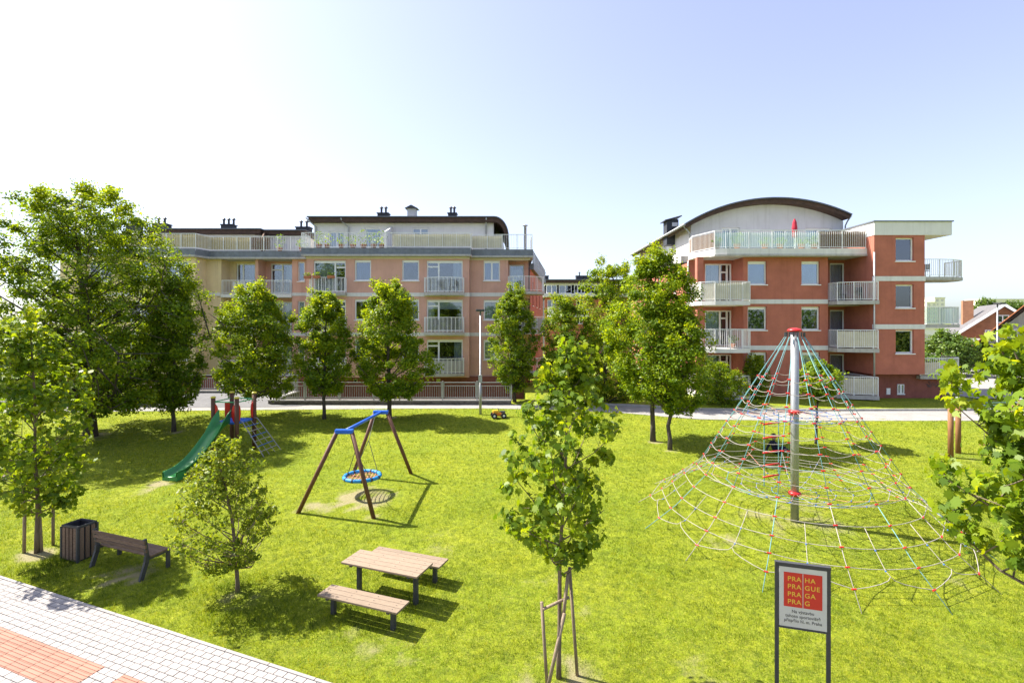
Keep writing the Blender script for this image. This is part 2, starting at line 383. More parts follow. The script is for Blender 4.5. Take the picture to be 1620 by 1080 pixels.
def dens(line, st=1.0):
    o = [line[0]]
    for a, b in zip(line[:-1], line[1:]):
        k = max(1, int(math.hypot(b[0]-a[0], b[1]-a[1])/st))
        o += [(a[0]+(b[0]-a[0])*i/k, a[1]+(b[1]-a[1])*i/k) for i in range(1, k+1)]
    return o
near = [(-90,27.6),(-28.3,28.3),(-14.7,29.0),(-6,29.35),(-1.1,29.4),(3,29.0),(6.3,28.2),(8.2,27.4),(9.9,26.8),(14.3,26.45),(23.9,26.5),(40,26.8),(90,28)]
far  = [(-90,29.8),(-28.3,29.8),(-14.7,30.25),(-6,30.35),(-1.1,30.35),(3.2,30.6),(7,30.0),(9,29.35),(10.7,28.9),(15.5,28.7),(25,28.8),(40,29.1),(90,30.4)]
strip('path', near, far, M['path_light'], .012)
kb = MB()
def kerbline(line, hgt, wd):
    for a, b in zip(line[:-1], line[1:]):
        d = Vector((b[0]-a[0], b[1]-a[1], 0)); L_ = d.length; k = max(1, int(L_/1.0))
        for i in range(k):
            p = Vector((*a, 0))+d*(i/k); q = Vector((*a, 0))+d*((i+.985)/k)
            p.z = gz(p.x, min(p.y, 31.8))+hgt/2-.06; q.z = gz(q.x, min(q.y, 31.8))+hgt/2-.06; kb.bar(p, q, wd, hgt+.12)
kerbline([(3.2,30.6),(7,30.0),(9,29.35),(10.7,28.9),(15.5,28.7),(25,28.8),(40,29.1)], .12, .12)
ko = struct(kb.build('kerb', M['kerb']))
k2 = MB(); kb = k2
kerbline(near[1:12], .015, .07); struct(kb.build('path_edging', M['kerb']))
# driveway that leaves the path between the fences, and the paved street beside the right block
dv = MB(); P = [(-21.6,29.5),(-15,29.55),(-12.6,29.85),(-12.0,30.3),(-14.3,30.35),(-14.5,33.0),(-21.6,33.0)]
dv.add([(x, y, .05*y-.4+.02) for x, y in P], [tuple(range(7))]).add([(x, y, 1.27) for x, y in ((-21.6,33.0),(-14.7,33.0),(-14.7,34.6),(-21.6,34.6))], [(0,1,2,3)]); struct(dv.build('driveway', M['asphalt']))
st = MB(); P = [(29.0,32.0),(95,33.0),(95,80),(29.0,80)]; st.add([(x, y, 1.262) for x, y in P], [(0,1,2,3)]); struct(st.build('street', M['path_light']))
# ---- block pavement in the near left corner
E0 = Vector((-11.7, 11.7)); ED = Vector((8.61,-3.21)).normalized(); EN = Vector((ED.y, -ED.x)); EN = EN if EN.y < 0 else -EN
def pv(a, c): q = E0+ED*a+EN*c; return q
def pz(q): return 0.05*q.y-0.4
mb = MB(); q4 = [pv(-14,-.02), pv(22,-.02), pv(22,6), pv(-14,6)]
mb.add([(q.x, q.y, pz(q)+.004) for q in q4], [(0,3,2,1)])
pave = struct(mb.build('pavement', M['joint']))
eu = Vector((ED.x, ED.y, .05*ED.y)).normalized(); ev = Vector((-EN.x, -EN.y, -.05*EN.y)).normalized(); ew = eu.cross(ev).normalized()
def tilt(q, h): return Matrix(((eu.x,ev.x,ew.x,q.x),(eu.y,ev.y,ew.y,q.y),(eu.z,ev.z,ew.z,pz(q)+h),(0,0,0,1)))
PL, PW = .205, .125
pm = MB().cbox(-PL/2+.006, PL/2-.006, -PW/2+.004, PW/2-.004, 0, .03, .005).mesh('paver'); pm.materials.append(M['paver'])
tm = MB(); tm.cbox(-.198,.198,-.099,.099,0,.03,.004)
for k in range(3): y = -.066+.066*k; tm.cbox(-.197,.197,y-.019,y+.019,.0285,.041,.006)
tm = tm.mesh('tactile_tile'); tm.materials.append(M['tactile'])
em = MB().cbox(-.495,.495,-.03,.03,0,.045,.006).mesh('edging'); em.materials.append(M['paver'])
rng = random.Random(3); rest = MB(); cand = []
def vis(q):
    if q.y < .5: return False
    px = 810+q.x*FOC/q.y; py = HOR+(CAM_Z-pz(q))*FOC/q.y
    return -25 < px < 1640 and py < 1100
STRIPS = [(-6.0,5.4),(5.9,9.9)]
r = 0; c = .0625+.06
while c < 5.6:
    a = -6+(PL/2 if r % 2 else 0)
    while a < 12:
        l0, l1 = a-PL/2, a+PL/2
        if 1.06 < c < 1.685:
            segs = [(l0, l1)]
            for s0, s1 in STRIPS:
                ns = []
                for p0, p1 in segs: ns += [(p0, min(p1, s0)), (max(p0, s1), p1)]
                segs = [q for q in ns if q[1]-q[0] > .03]
        else: segs = [(l0, l1)]
        for p0, p1 in segs: cand.append(((p0+p1)/2, c, (p1-p0)/PL))
        a += PL
    c += PW; r += 1
nv = 0; cand.sort(key=lambda q: pv(q[0], q[1]).length)
for a, c, sc in cand:
    q = pv(a, c); h = .006+rng.uniform(-.002,.002); mt = tilt(q, h) @ Matrix.Diagonal((sc, 1, 1, 1))
    if vis(q) and nv < 298:
        o = bpy.data.objects.new('paver', pm); COL.objects.link(o); o.parent = pave; o.matrix_local = mt; nv += 1
    else:
        rest.add([mt @ v.co for v in pm.vertices], [tuple(p.vertices) for p in pm.polygons])
if rest.v: o = rest.build('paver_field', M['paver'], pave); o['kind'] = 'stuff'
for s0, s1 in STRIPS:
    a = s1-.2
    while a > s0:
        for k in range(3):
            q = pv(a, 1.164+.2083*k)
            if vis(q) or a > -3: o = bpy.data.objects.new('tactile_tile', tm); COL.objects.link(o); o.parent = pave; o.matrix_local = tilt(q, .006) @ Matrix.Diagonal((1, 1.04, 1, 1))
        a -= .4
for k in range(-4, 12):
    o = bpy.data.objects.new('edging', em); COL.objects.link(o); o.parent = pave; o.matrix_local = tilt(pv(k+.5, .03), .004)
# ---- lawn grass: blades as real geometry (nobody could count it)
TUFT = [(-5.9,10.95,.8,2.6), (-5.3,10.6,.9,2.2), (-10.8,12.1,.9,2.0), (-8.9,11.5,.9,1.7), (-11.6,12.7,.7,2.0), (-2.7,10.6,1.0,1.7), (-2.0,11.5,.8,1.6), (.85,8.6,.5,1.5), (-2.9,9.9,.8,1.5), (-4.4,10.1,.8,1.7)]
def grass():
    rs = np.random.RandomState(11); PT = []
    for y0, y1, dn, hs, ws in ((4.0,9.5,2300,.050,.0075), (9.5,12.5,1900,.050,.0085), (12.5,16,1050,.052,.011), (16,21,520,.055,.015), (21,29.6,230,.060,.021)):
        xw = y1*1.06+4.5; n = int((y1-y0)*2*xw*dn)
        x = rs.uniform(-xw, xw, n); y = rs.uniform(y0, y1, n)
        keep = np.abs(x) < y*1.06+4.2; x, y = x[keep], y[keep]
        PT.append((x, y, np.full(len(x), hs), np.full(len(x), ws)))
    x, y, h, wd = [np.concatenate(k) for k in zip(*PT)]
    side = (x-E0.x)*EN.x+(y-E0.y)*EN.y
    keep = (side < -.005+.05*(rs.rand(len(x))-.6)) & (y < np.interp(x, [p[0] for p in near], [p[1] for p in near])-.03+.05*rs.randn(len(x)))
    wn = worn(x, y); keep &= rs.rand(len(x)) > wn*1.2
    pn = vnoise(x, y, 2.3, 7)*.5+vnoise(x, y, 6.5, 8)*.5; keep &= rs.rand(len(x)) < .15+1.5*pn*(.45+1.1*vnoise(x, y, 13, 21))
    x, y, h, wd, wn, pn = x[keep], y[keep], h[keep], wd[keep], wn[keep], pn[keep]
    n = len(x); hb = np.ones(n)
    for a, b, r, k in TUFT: hb = np.maximum(hb, 1+(k-1)*np.clip(1.3-np.hypot(x-a, y-b)/r, 0, 1)*(.4+vnoise(x, y, 3.0, 9)))
    h = h*(.55+.9*rs.rand(n))*(.6+.8*pn)*hb*(1-.5*wn)
    z = .05*y-.4; ok = (y > 12.3) & (y < 27.5) & (np.abs(x) < 30)
    z = z+np.where(ok, (vnoise(x, y, .35, 1)-.5)*.05+(vnoise(x, y, 1.3, 2)-.5)*.025, 0)-.006
    an = rs.uniform(0, 2*np.pi, n); ln = rs.uniform(.15, .9, n)*h; la = rs.uniform(0, 2*np.pi, n)
    dx = np.cos(an)*wd*.5; dy = np.sin(an)*wd*.5
    V = np.empty((n, 3, 3)); V[:,0] = np.stack((x-dx, y-dy, z), -1); V[:,1] = np.stack((x+dx, y+dy, z), -1)
    V[:,2] = np.stack((x+np.cos(la)*ln, y+np.sin(la)*ln, z+h), -1)
    big = vnoise(x, y, .45, 12)*.5+vnoise(x, y, 1.6, 13)*.5
    rnd = np.clip(.08+.42*big+.55*(vnoise(x, y, 8, 22)-.2)+.6*(vnoise(x, y, 17, 23)-.5)+.14*rs.randn(n), 0.01, .98)
    rnd = np.clip(rnd-.28*(hb-1), .01, .98)
    me = poly_mesh('grass', V.reshape(-1, 3), np.full(n, 3), np.arange(n*3), np.repeat(rnd, 3))
    o = link_mesh('grass', me, M['grass_blade']); o['kind'] = 'stuff'; tag(o, 'short sunlit yellow-green lawn grass between the paved paths', 'grass')
    print('grass blades', n)
grass()
# ================================================================== BUILDINGS
def wall(fr, u0, u1, w0, w1, holes, thick=.30, solid=True):
    """wall plate with real openings: front face, reveals, outer ends"""
    mb = MB(fr)
    us = sorted(set([u0, u1]+[max(u0, min(u1, h[k])) for h in holes for k in (0, 1)]))
    ws = sorted(set([w0, w1]+[max(w0, min(w1, h[k])) for h in holes for k in (2, 3)]))
    def inh(u, w): return any(h[0] < u < h[1] and h[2] < w < h[3] for h in holes)
    for a, b in zip(us[:-1], us[1:]):
        for c, d in zip(ws[:-1], ws[1:]):
            if inh((a+b)/2, (c+d)/2): continue
            mb.add([(a,0,c),(b,0,c),(b,0,d),(a,0,d)], [(0,1,2,3)])
    for a, b, c, d in holes:
        c2, d2 = max(c, w0), min(d, w1)
        mb.add([(a,0,c2),(a,thick,c2),(a,thick,d2),(a,0,d2)], [(0,1,2,3)]); mb.add([(b,0,c2),(b,thick,c2),(b,thick,d2),(b,0,d2)], [(3,2,1,0)])
        mb.add([(a,0,d2),(a,thick,d2),(b,thick,d2),(b,0,d2)], [(0,1,2,3)]); mb.add([(a,0,c2),(b,0,c2),(b,thick,c2),(a,thick,c2)], [(0,1,2,3)])
    mb.add([(u0,0,w0),(u0,0,w1),(u0,thick,w1),(u0,thick,w0)], [(0,1,2,3)]); mb.add([(u1,0,w0),(u1,thick,w0),(u1,thick,w1),(u1,0,w1)], [(0,1,2,3)])
    return mb
def window(b, fr, u0, u1, w0, w1, mull=(), trans=None, curtain=None, blind=0.0, sill=True, box=False, dp=.10, fw=.09, name='window', part=None):
    """frame (the part) with pane, sill, curtain and blind as sub-parts"""
    e = .002; mb = MB(fr); f0, f1 = dp, dp+.07
    mb.box(u0+e, u0+fw, f0, f1, w0+e, w1-e); mb.box(u1-fw, u1-e, f0, f1, w0+e, w1-e)
    mb.box(u0+fw, u1-fw, f0, f1, w0+e, w0+fw); mb.box(u0+fw, u1-fw, f0, f1, w1-fw-(.10 if box else 0), w1-e)
    for t in mull:
        c = u0+(u1-u0)*t; mb.box(c-.06, c+.06, f0-.004, f1, w0+fw, w1-fw)
    if trans:
        a, c, t = trans; zt = w0+(w1-w0)*t; ua = u0+(u1-u0)*a; uc = u0+(u1-u0)*c; mb.box(ua+.05, uc-.05, f0+.003, f1-.002, zt-.055, zt+.055)
    win = mb.build(name, M['white_frame'], b)
    MB(fr).box(u0+fw-.01, u1-fw+.01, f0+.03, f0+.045, w0+fw-.01, w1-fw+.01).build('pane', M['glass'], win)
    if sill: MB(fr).box(u0-.05, u1+.05, -.07, dp-.002, w0-.06, w0-.002).build('sill', M['white_frame'], win)
    if curtain:
        mat, c0, c1 = curtain; n = max(8, int((u1-u0)*(c1-c0)/.035)); mc = MB(fr); vs = []
        for i in range(n+1):
            u = u0+(u1-u0)*(c0+(c1-c0)*i/n); v = dp+.16+.022*math.sin(i*1.7)+.012*math.sin(i*.63+u); vs += [(u, v, w0+.05), (u, v, w1-.06)]
        mc.add(vs, [(2*i, 2*i+2, 2*i+3, 2*i+1) for i in range(n)]); mc.build('curtain', M[mat], win)
    if blind > 0:
        MB(fr).box(u0+fw, u1-fw, f0+.06, f0+.075, w1-(w1-w0)*blind, w1-fw).build('blind', M['blind_sky_reflection' if blind > .99 else 'curtain_white'], win)
    return win
def resample(pts, st):
    out = [Vector(pts[0])]; 
    for a, b in zip(pts[:-1], pts[1:]):
        a = Vector(a); b = Vector(b); k = max(1, int(round((b-a).length/st)))
        out += [a+(b-a)*(i/k) for i in range(1, k+1)]
    return out
def railing(b, fr, pts, z0, h, mat='white_metal', step=.115, name='railing', post=1.3):
    """bars, top and bottom rail and posts along a plan line"""
    mb = MB(fr); P = [Vector((p[0], p[1])) for p in pts]
    for a, c in zip(P[:-1], P[1:]):
        mb.bar((a.x,a.y,z0+h), (c.x,c.y,z0+h), .045, .04); mb.bar((a.x,a.y,z0+.09), (c.x,c.y,z0+.09), .03, .03)
    acc = 0; accp = 0
    for p in resample(P, step): mb.box(p.x-.009, p.x+.009, p.y-.009, p.y+.009, z0+.09, z0+h-.02)
    for p in resample(P, post): mb.box(p.x-.022, p.x+.022, p.y-.022, p.y+.022, z0-.16, z0+h)
    return mb.build(name, M[mat], b)
def screen(b, fr, pts, z0, z1, mat, off=.03, name='screen'):
    mb = MB(fr); P = resample([Vector((p[0], p[1])) for p in pts], .25); vs = []
    for i, p in enumerate(P): vs += [(p.x, p.y+off, z0), (p.x, p.y+off, z1+.015*math.sin(i*2.1))]
    mb.add(vs, [(2*i, 2*i+2, 2*i+3, 2*i+1) for i in range(len(P)-1)]); return mb.build(name, M[mat], b)
def bow(u0, u1, side, bulge, n=10, v0=0):
    pts = [(u0, v0), (u0, v0-side)]
    for i in range(1, n): t = i/n; pts.append((u0+(u1-u0)*t, v0-side-bulge*math.sin(math.pi*t)))
    return pts+[(u1, v0-side), (u1, v0)]
def balcony(b, fr, pts, zf, t=.22, h=1.08, scr=None, slab='concrete', sh=(.1,1.0), rail='white_metal', name='balcony'):
    n = len(pts); o = MB(fr).prism(list(pts), zf-t, zf).build(name, M[slab], b)
    inner = [(p[0]+(.05 if i == 0 or (i == 1) else -.05 if i >= n-2 else 0), p[1]+(.05 if 0 < i < n-1 else 0)) for i, p in enumerate(pts)]
    railing(o, fr, inner, zf, h, rail)
    if scr: screen(o, fr, inner[1:-1], zf+sh[0], zf+sh[1], scr)
    return o
def pipe(b, pts, r=.05, mat='grey_metal', name='drainpipe'): return MB().tube(pts, r, 8).build(name, M[mat], b, smooth=True)
def cowl_chimney(b, x, y, z, wd=1.0, dp=.7, h=.7, n=2, mat='chimney_dark'):
    o = MB().box(x-wd/2, x+wd/2, y-dp/2, y+dp/2, z-.6, z+h).box(x-wd/2-.06, x+wd/2+.06, y-dp/2-.06, y+dp/2+.06, z+h-.08, z+h).build('chimney', M[mat], b)
    for i in range(n):
        cx = x+(i-(n-1)/2)*wd*.42; MB().lathe([(.09,h-.02),(.09,h+.42),(.17,h+.44),(.17,h+.47),(.05,h+.60)], (cx, y, z), 10).build('flue', M['dark_metal'], o)
    return o

# ------------------------------------------------------------------ long pink and peach apartment block on the left
def left_block():
    D = 38.0; b = empty('apartment_block', (X(560, D), D, .15), 0, 'long pink and peach apartment block with roof terrace and bowed balconies behind the lawn trees', 'building')
    F = FR((0, D), (1, 0)); D2 = 38.8; F2 = FR((0, D2), (1, 0)); D3 = 39.7; F3 = FR((0, D3), (1, 0)); D4 = 38.3; F4 = FR((0, D4), (1, 0))
    zt = Z(406, D); rows = [(0, 412, 466), (62.5, 474, 528), (125.5, 537, 592)]
    zb = Z(597, D)
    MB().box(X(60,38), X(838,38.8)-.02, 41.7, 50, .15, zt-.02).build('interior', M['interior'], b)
    # main bay
    x0, x1 = X(485, D), X(742, D); holes = []; wins = []
    for k, (dy, yt, yb) in enumerate(rows):
        zr = Z(yb-4, D)
        for a, c in ((561,587),(636,663)): wins.append((X(a,D), X(c,D), Z(yt+32,D), Z(yt-1,D), 'w', k, a))
        wins.append((X(496,D), X(547,D), zr+.02, Z(yt,D), 'd', k, 496)); wins.append((X(675,D), X(732,D), zr+.02, Z(yt,D), 'd', k, 675))
    holes = [q[:4] for q in wins]
    wall(F, x0, x1, zb, zt, holes, .5).build('wall', M['plaster_pink'], b)
    rs = random.Random(4)
    cur = {(561,0):('curtain_blue',.1,1),(675,0):('curtain_white',.72,1),(675,1):('curtain_white',.0,.2),(496,0):('curtain_white',0,.64),(636,1):('curtain_white',0,1),(675,2):('curtain_white',.75,1),(561,2):('curtain_blue',0,1)}
    for a, c, d, e, kind, k, px in wins:
        ct = cur.get((px, k))
        if kind == 'w': window(b, F, a, c, d, e, curtain=ct, box=True, blind=.35 if (px+k) % 5 == 3 else 0)
        elif px == 496: window(b, F, a, c, d, e, (.66,), (.68,1,.78), ct, sill=False, box=True, blind=.32 if k == 1 else 0)
        else: window(b, F, a, c, d, e, (.33,), (0,.33,.8), ct, sill=False, box=True, blind=.30 if k == 1 else 0)
    for y0, y1 in ((463,469),(526,531.5)): MB(F).box(x0-.03, x1+.03, -.03, .1, Z(y1,D), Z(y0,D)).build('band', M['band_white'], b)
    MB(F).box(x0-.03, x1+.03, -.03, .1, zt-.16, zt-.01).build('band', M['cream'], b)
    for k, (dy, yt, yb) in enumerate(rows):
        zf = Z(yb-3, D)
        o = balcony(b, F, bow(X(672,D), X(735,D), .45, .5), zf, scr='cloth_grey' if k == 2 else None, sh=(.08,.92))
        o = balcony(b, F, bow(X(492,D), X(549,D), .45, .35), zf, scr='cloth_white' if k == 2 else None, sh=(.08,.8))
    # right bay with the open corner loggia
    x2, x3 = X(742, D2), X(838, D2); wins = []; lo = (X(804,D2), x3-.25)
    for k, (dy, yt, yb) in enumerate(rows): wins.append((X(765,D2), X(791,D2), Z(yt+32,D2), Z(yt,D2), k))
    lh = [(lo[0], x3+.01, Z(yb-4,D2), Z(yt-2,D2)) for dy, yt, yb in rows]
    wall(F2, x2, x3, zb, zt, [q[:4] for q in wins]+lh, .45).build('wall', M['plaster_pink'], b)
    for a, c, d, e, k in wins: window(b, F2, a, c, d, e, (.5,) if k == 0 else (), None, ('curtain_blue',0,1) if k == 0 else ('curtain_white',0,.7) if k == 1 else ('curtain_white',0,1), box=True)
    for y0, y1 in ((463,469),(526,531.5)): MB(F2).box(x2-.0, lo[0]-.02, -.03, .1, Z(y1,D2), Z(y0,D2)).build('band', M['band_white'], b)
    MB(F2).box(x2+.04, x3+.03, -.03, .1, zt-.16, zt-.01).build('band', M['cream'], b)
    FL = FR((0, D2+1.5), (1, 0))
    for k, (dy, yt, yb) in enumerate(rows):
        zf = Z(yb-4, D2); zc = Z(yt-2, D2)
        wall(FL, lo[0]-.3, x3+.01, zf, zc, [(lo[0]+.05, lo[0]+1.25, zf+.05, zc-.25)], .3).build('loggia_wall', M['plaster_pink'], b)
        window(b, FL, lo[0]+.05, lo[0]+1.25, zf+.05, zc-.25, curtain=('curtain_white',0,.9) if k != 1 else None, sill=False, name='door')
        MB().box(lo[0]-.3, x3, D2+.45, D2+1.5, zc, zc+.02).build('loggia_ceiling', M['cream'], b)
        pts = [(X(803,37.6), 1.0), (X(803,37.6), -.9), (X(812,37.6), -1.1), (X(830,37.4), -1.2), (X(850,37.4), -.95), (X(862,37.6), -.4), (X(862,37.6), 1.0)]
        balcony(b, F2, pts, zf+.02, scr='cloth_grey' if k == 1 else None, sh=(.08,.95))
    MB().bar((x3-.02, D2+.5, zt), (x3-.02, D2+.5, .2), .10).build('drainpipe', M['dark_metal'], b)
    # narrow recess with slit windows, the loggia bay and the peach wing
    x4, x5 = X(462, D3), X(485, D)+.06; wins = [(X(471,D3), X(482,D3), Z(yt+33,D3), Z(yt+2,D3)) for dy, yt, yb in rows]
    wall(F3, x4, x5, zb, zt, wins, .4).build('wall', M['plaster_pink'], b)
    for q in wins: window(b, F3, *q, curtain=('curtain_blue',0,1))
    for y0, y1 in ((463,468),(526,531)): MB(F3).box(x4, x5-.09, -.03, .1, Z(y1,D3), Z(y0,D3)).build('band', M['band_white'], b)
    xa, xm, xb = X(350,D3), X(406,D3), X(462,D3)
    for k, (dy, yt, yb) in enumerate(rows):
        zf, zc = Z(yb-1, D3), Z(yt-2, D3)
        MB().box(xa+.005, xb-.005, D3-.1, 41.2, zf-.26, zf).build('slab', M['band_white'], b)
        MB().box(xm-.12, xm+.12, D3+.02, 41.15, zf+.002, zc+.14).build('partition', M['plaster_pink'], b)
        MB().box(xa-.3, xa, D3+.004, 41.15, zf-.24, zc+.14).build('partition', M['plaster_peach'], b)
        FB = FR((0, 40.95), (1, 0))
        for s, (a, c) in enumerate(((xa, xm), (xm, xb))):
            u0, u1 = a+.5, c-.2
            wall(FB, a+.0, c-.0, zf, zc+.14, [(u0, u1, zf+.04, zc-.2)], .2).build('loggia_wall', M['plaster_peach' if s == 0 else 'plaster_pink'], b)
            window(b, FB, u0, u1, zf+.04, zc-.2, (.25,.72) if s == 0 else (.45,), (0,.45,.8) if s else None, ('curtain_blue' if s == 0 else 'curtain_white', .45 if s == 0 else .55, .75 if s == 0 else 1.0), sill=False)
            railing(b, F3, [(a+.1, -.06), (c-.06, -.06)], zf, 1.05)
        MB().box(xa, xb, D3+.0, 41.2, zc+.14, zc+.24).build('slab', M['cream'], b)
    wall(F3, xa-1.95, xa-.31, zb, zt, [], .4).build('wall', M['plaster_peach'], b)
    MB(F3).box(xa-1.9, xa-.05, -.03, .1, Z(468,D3), Z(463,D3)).build('band', M['band_white'], b)
    x6, x7 = X(95, D4), X(309, D4); wins = []
    for k, (dy, yt, yb) in enumerate(rows):
        for a, c in ((264,299),(205,238),(140,176)): wins.append((X(a,D4), X(c,D4), Z(yt+33,D4), Z(yt+1,D4)))
    wall(F4, x6, x7, zb, zt, wins, .4).build('wall', M['plaster_peach'], b)
    for i, q in enumerate(wins): window(b, F4, *q, (.5,), curtain=('curtain_blue',0,1) if i % 3 == 0 else ('curtain_white',.2,1))
    MB().box(x7-.3, x7-.01, D4+.41, 41, zb, zt).build('wall', M['plaster_peach'], b)
    for y0, y1 in ((463,468.5),(526,531)): MB(F4).box(x6, x7+.02, -.03, .1, Z(y1,D4), Z(y0,D4)).build('band', M['band_white'], b)
    # recessed plinth with cellar windows
    FPn = FR((0, D+.55), (1, 0)); cel = [(X(a,D), X(a+7,D), Z(607,D), Z(600,D)) for a in (430,555,688,784)]
    wall(FPn, x6+.3, x3-.1, .1, zb+.02, cel, .3).build('plinth', M['plaster_base'], b)
    for q in cel: window(b, FPn, *q, fw=.04, sill=False, name='cellar_window')
    # roof deck: zinc fascia following the bays
    plan = [(X(60,38.2), 37.95), (x7+.15, 37.95), (x7+.5, D3-.5), (x4, D3-.4), (x0-.3, D3-.4), (x0-.25, D-.4), (x1+.15, D-.4), (x1+.2, D2-.4), (x3+.25, D2-.4), (x3+.25, 50.2), (X(60,38.2), 50.2)]
    zd = Z(393, D)
    MB().prism(plan, zt, zt+.14).build('cornice', M['concrete'], b)
    MB().prism([(p[0]*1.0, p[1]+(.06 if p[1] < 45 else -.06)) for p in plan], zt+.14, zd).build('fascia', M['zinc'], b)
    rp = [(p[0]-.08 if p[0] > 1 else p[0], p[1]+.12) for p in plan[:9]]+[(x3+.17, 41.5)]
    railing(b, FR((0,0),(1,0)), rp, zd, 1.12, 'white_metal', .13, 'terrace_railing', 1.05)
    T = FR((0,0),(1,0))
    screen(b, T, [rp[0], rp[1], rp[2], (X(398,D3), rp[3][1])], zd+.1, zd+1.05, 'bamboo', .05)
    screen(b, T, [(X(398,D3)+.1, rp[3][1]), (X(430,D3), rp[3][1])], zd+.1, zd+1.05, 'bamboo_dark', .05)
    screen(b, T, [(X(622,D), rp[6][1]), rp[6], rp[7], (X(795,D2), rp[8][1])], zd+.1, zd+1.02, 'cloth_cream', .05)
    # penthouses with thick brown eaves, the right end rolled down
    y5 = 41.0; pa, pb = X(497, y5), X(781, y5); zp = Z(353, y5); FP = FR((0, y5), (1, 0))
    pw = [(X(652,y5), X(678,y5), Z(376,y5), Z(361,y5)), (X(577,y5), X(603,y5), Z(392,y5), Z(361,y5)), (X(520,y5), X(545,y5), Z(392,y5), Z(366,y5))]
    wall(FP, pa, pb, zd, zp+.05, pw, .25).build('penthouse_wall', M['plaster_white'], b)
    MB().box(pa, pb, y5+.26, 48, zd, zp).build('penthouse_core', M['plaster_white'], b)
    window(b, FP, *pw[0], (.5,)); window(b, FP, *pw[1], blind=.8); window(b, FP, *pw[2], (.5,))
    prof = [(pa-.25, zp), (pb, zp)]; arc = []
    for i in range(11):
        t = R(90)*i/10; arc.append((pb+.05+.85*math.sin(t), zp-1.25+1.25*math.cos(t)))
    inn = arc; oute = [(pb+.05+1.12*math.sin(R(90)*i/10), zp-1.25+1.60*math.cos(R(90)*i/10)) for i in range(11)]
    rf = MB().extr([(pa-.25, zp)]+inn+oute[::-1]+[(pa-.25, zp+.35)], y5-.55, 48.5).build('roof', M['brown_fascia'], b)
    top = [(pa-.35, zp+.355)]+[(q[0], q[1]+.005) for q in oute]; th = [(pa-.35, zp+.44)]+[(q[0]+.05*math.sin(R(9*i)), q[1]+.085) for i, q in enumerate(oute)]
    MB().extr(top+th[::-1], y5-.65, 48.6).build('roof_sheet', M['roof_metal'], rf)
    MB().box(pb+.0, pb+.7, y5+.3, 48, zd, zp-.9).build('penthouse_wall', M['plaster_white'], b)
    pipe(b, [(pa-.4, y5-.7, zp+.30), (pa-.1, y5-.5, zp), (pa+.15, y5-.08, zp-.3), (pa+.15, y5-.08, zd)], .06)
    pipe(b, [(X(543,y5), y5-.6, zp+.3), (X(543,y5)+.1, y5-.4, zp), (X(552,y5), y5-.08, zp-.35), (X(552,y5), y5-.08, zd)], .06)
    pipe(b, [(X(770,y5), y5-.6, zp+.3), (X(769,y5), y5-.08, zp-.3), (X(769,y5), y5-.08, zd)], .06)
    # slanted white divider on the terrace
    MB().add([(X(612,39), D+.2, zd), (X(612,39), D+.2, zd+1.3), (X(614,40), y5-.02, zp-.3), (X(614,40), y5-.02, zd), (X(612,39)+.12, D+.2, zd), (X(612,39)+.12, D+.2, zd+1.3), (X(614,40)+.12, y5-.02, zp-.3), (X(614,40)+.12, y5-.02, zd)],
             [(0,1,2,3),(7,6,5,4),(0,4,5,1),(1,5,6,2),(3,2,6,7),(0,3,7,4)]).build('divider', M['plaster_white'], b)
    for a, c, y6, zz in ((245, 412, 42.2, 366), (414, 482, 42.6, 368)):
        qa, qb = X(a,y6), X(c,y6); z6 = Z(zz+5, y6)
        MB().box(qa, qb, y6, 48, zd, z6).build('penthouse_wall', M['plaster_white'], b)
        MB().box(qa-.3, qb+.2, y6-.5, 48.5, z6, z6+.33).build('roof', M['brown_fascia'], b); MB().box(qa-.4, qb+.3, y6-.6, 48.6, z6+.33, z6+.42).build('roof_sheet', M['roof_metal'], b)
    o = MB(); zr = zd
    o.add([(X(411,40), 40.2, zr), (X(411,40), 40.2, zr+1.15), (X(416,42), 42.2, zr+2.0), (X(416,42), 42.2, zr), (X(411,40)+.1, 40.2, zr), (X(411,40)+.1, 40.2, zr+1.15), (X(416,42)+.1, 42.2, zr+2.0), (X(416,42)+.1, 42.2, zr)],
          [(0,1,2,3),(7,6,5,4),(0,4,5,1),(1,5,6,2),(3,2,6,7),(0,3,7,4)]); o.build('divider', M['bamboo_dark'], b)
    for px, py, y6, n, wd in ((256,362,44,2,1.25),(362,363,44,3,1.0),(481,367,44,2,1.15),(607,345,44,2,.9),(716,345,44,2,.7),(213,362,45,2,1.0)):
        cowl_chimney(b, X(px,y6), y6, Z(py,y6)-.15, wd, .7, .55, n)
    cx = X(652,44); o = MB().box(cx-.36, cx+.36, 43.7, 44.4, Z(345,44)-.3, Z(331,44)).build('chimney', M['plaster_grey'], b); zc = Z(331,44)
    MB().add([(cx-.55,43.5,zc),(cx+.55,43.5,zc),(cx+.55,44.6,zc),(cx-.55,44.6,zc),(cx,43.5,zc+.28),(cx,44.6,zc+.28)], [(0,3,2,1),(0,1,4),(2,3,5),(1,2,5,4),(3,0,4,5)]).build('cap', M['dark_metal'], o)
    MB().lathe([(.10,0),(.10,1.95),(.2,1.97),(.2,2.02),(.06,2.06)], (X(831,39.6), 39.6, zd), 10).build('steel_flue', M['galvanised'], b, smooth=True)
    # rear wing that swings to the right behind the corner
    A, B = Vector((x3+.1, 40.6)), Vector((X(859,56), 56)); FW = FR(A, (B-A)); Lw = (B-A).length; zt2 = 10.2
    hw = [(2.0,3.0,7.4,9.4),(6.0,7.0,7.4,9.4),(10,11,7.4,9.4),(2.0,3.0,4.4,6.4),(6,7,4.4,6.4)]
    wall(FW, 0, Lw, .2, zt2, hw, .3).build('rear_wall', M['plaster_red'], b)
    for q in hw: window(b, FW, *q)
    MB(FW).box(-.2, Lw+.2, -.3, 4, zt2, zt2+.45).build('rear_fascia', M['zinc'], b)
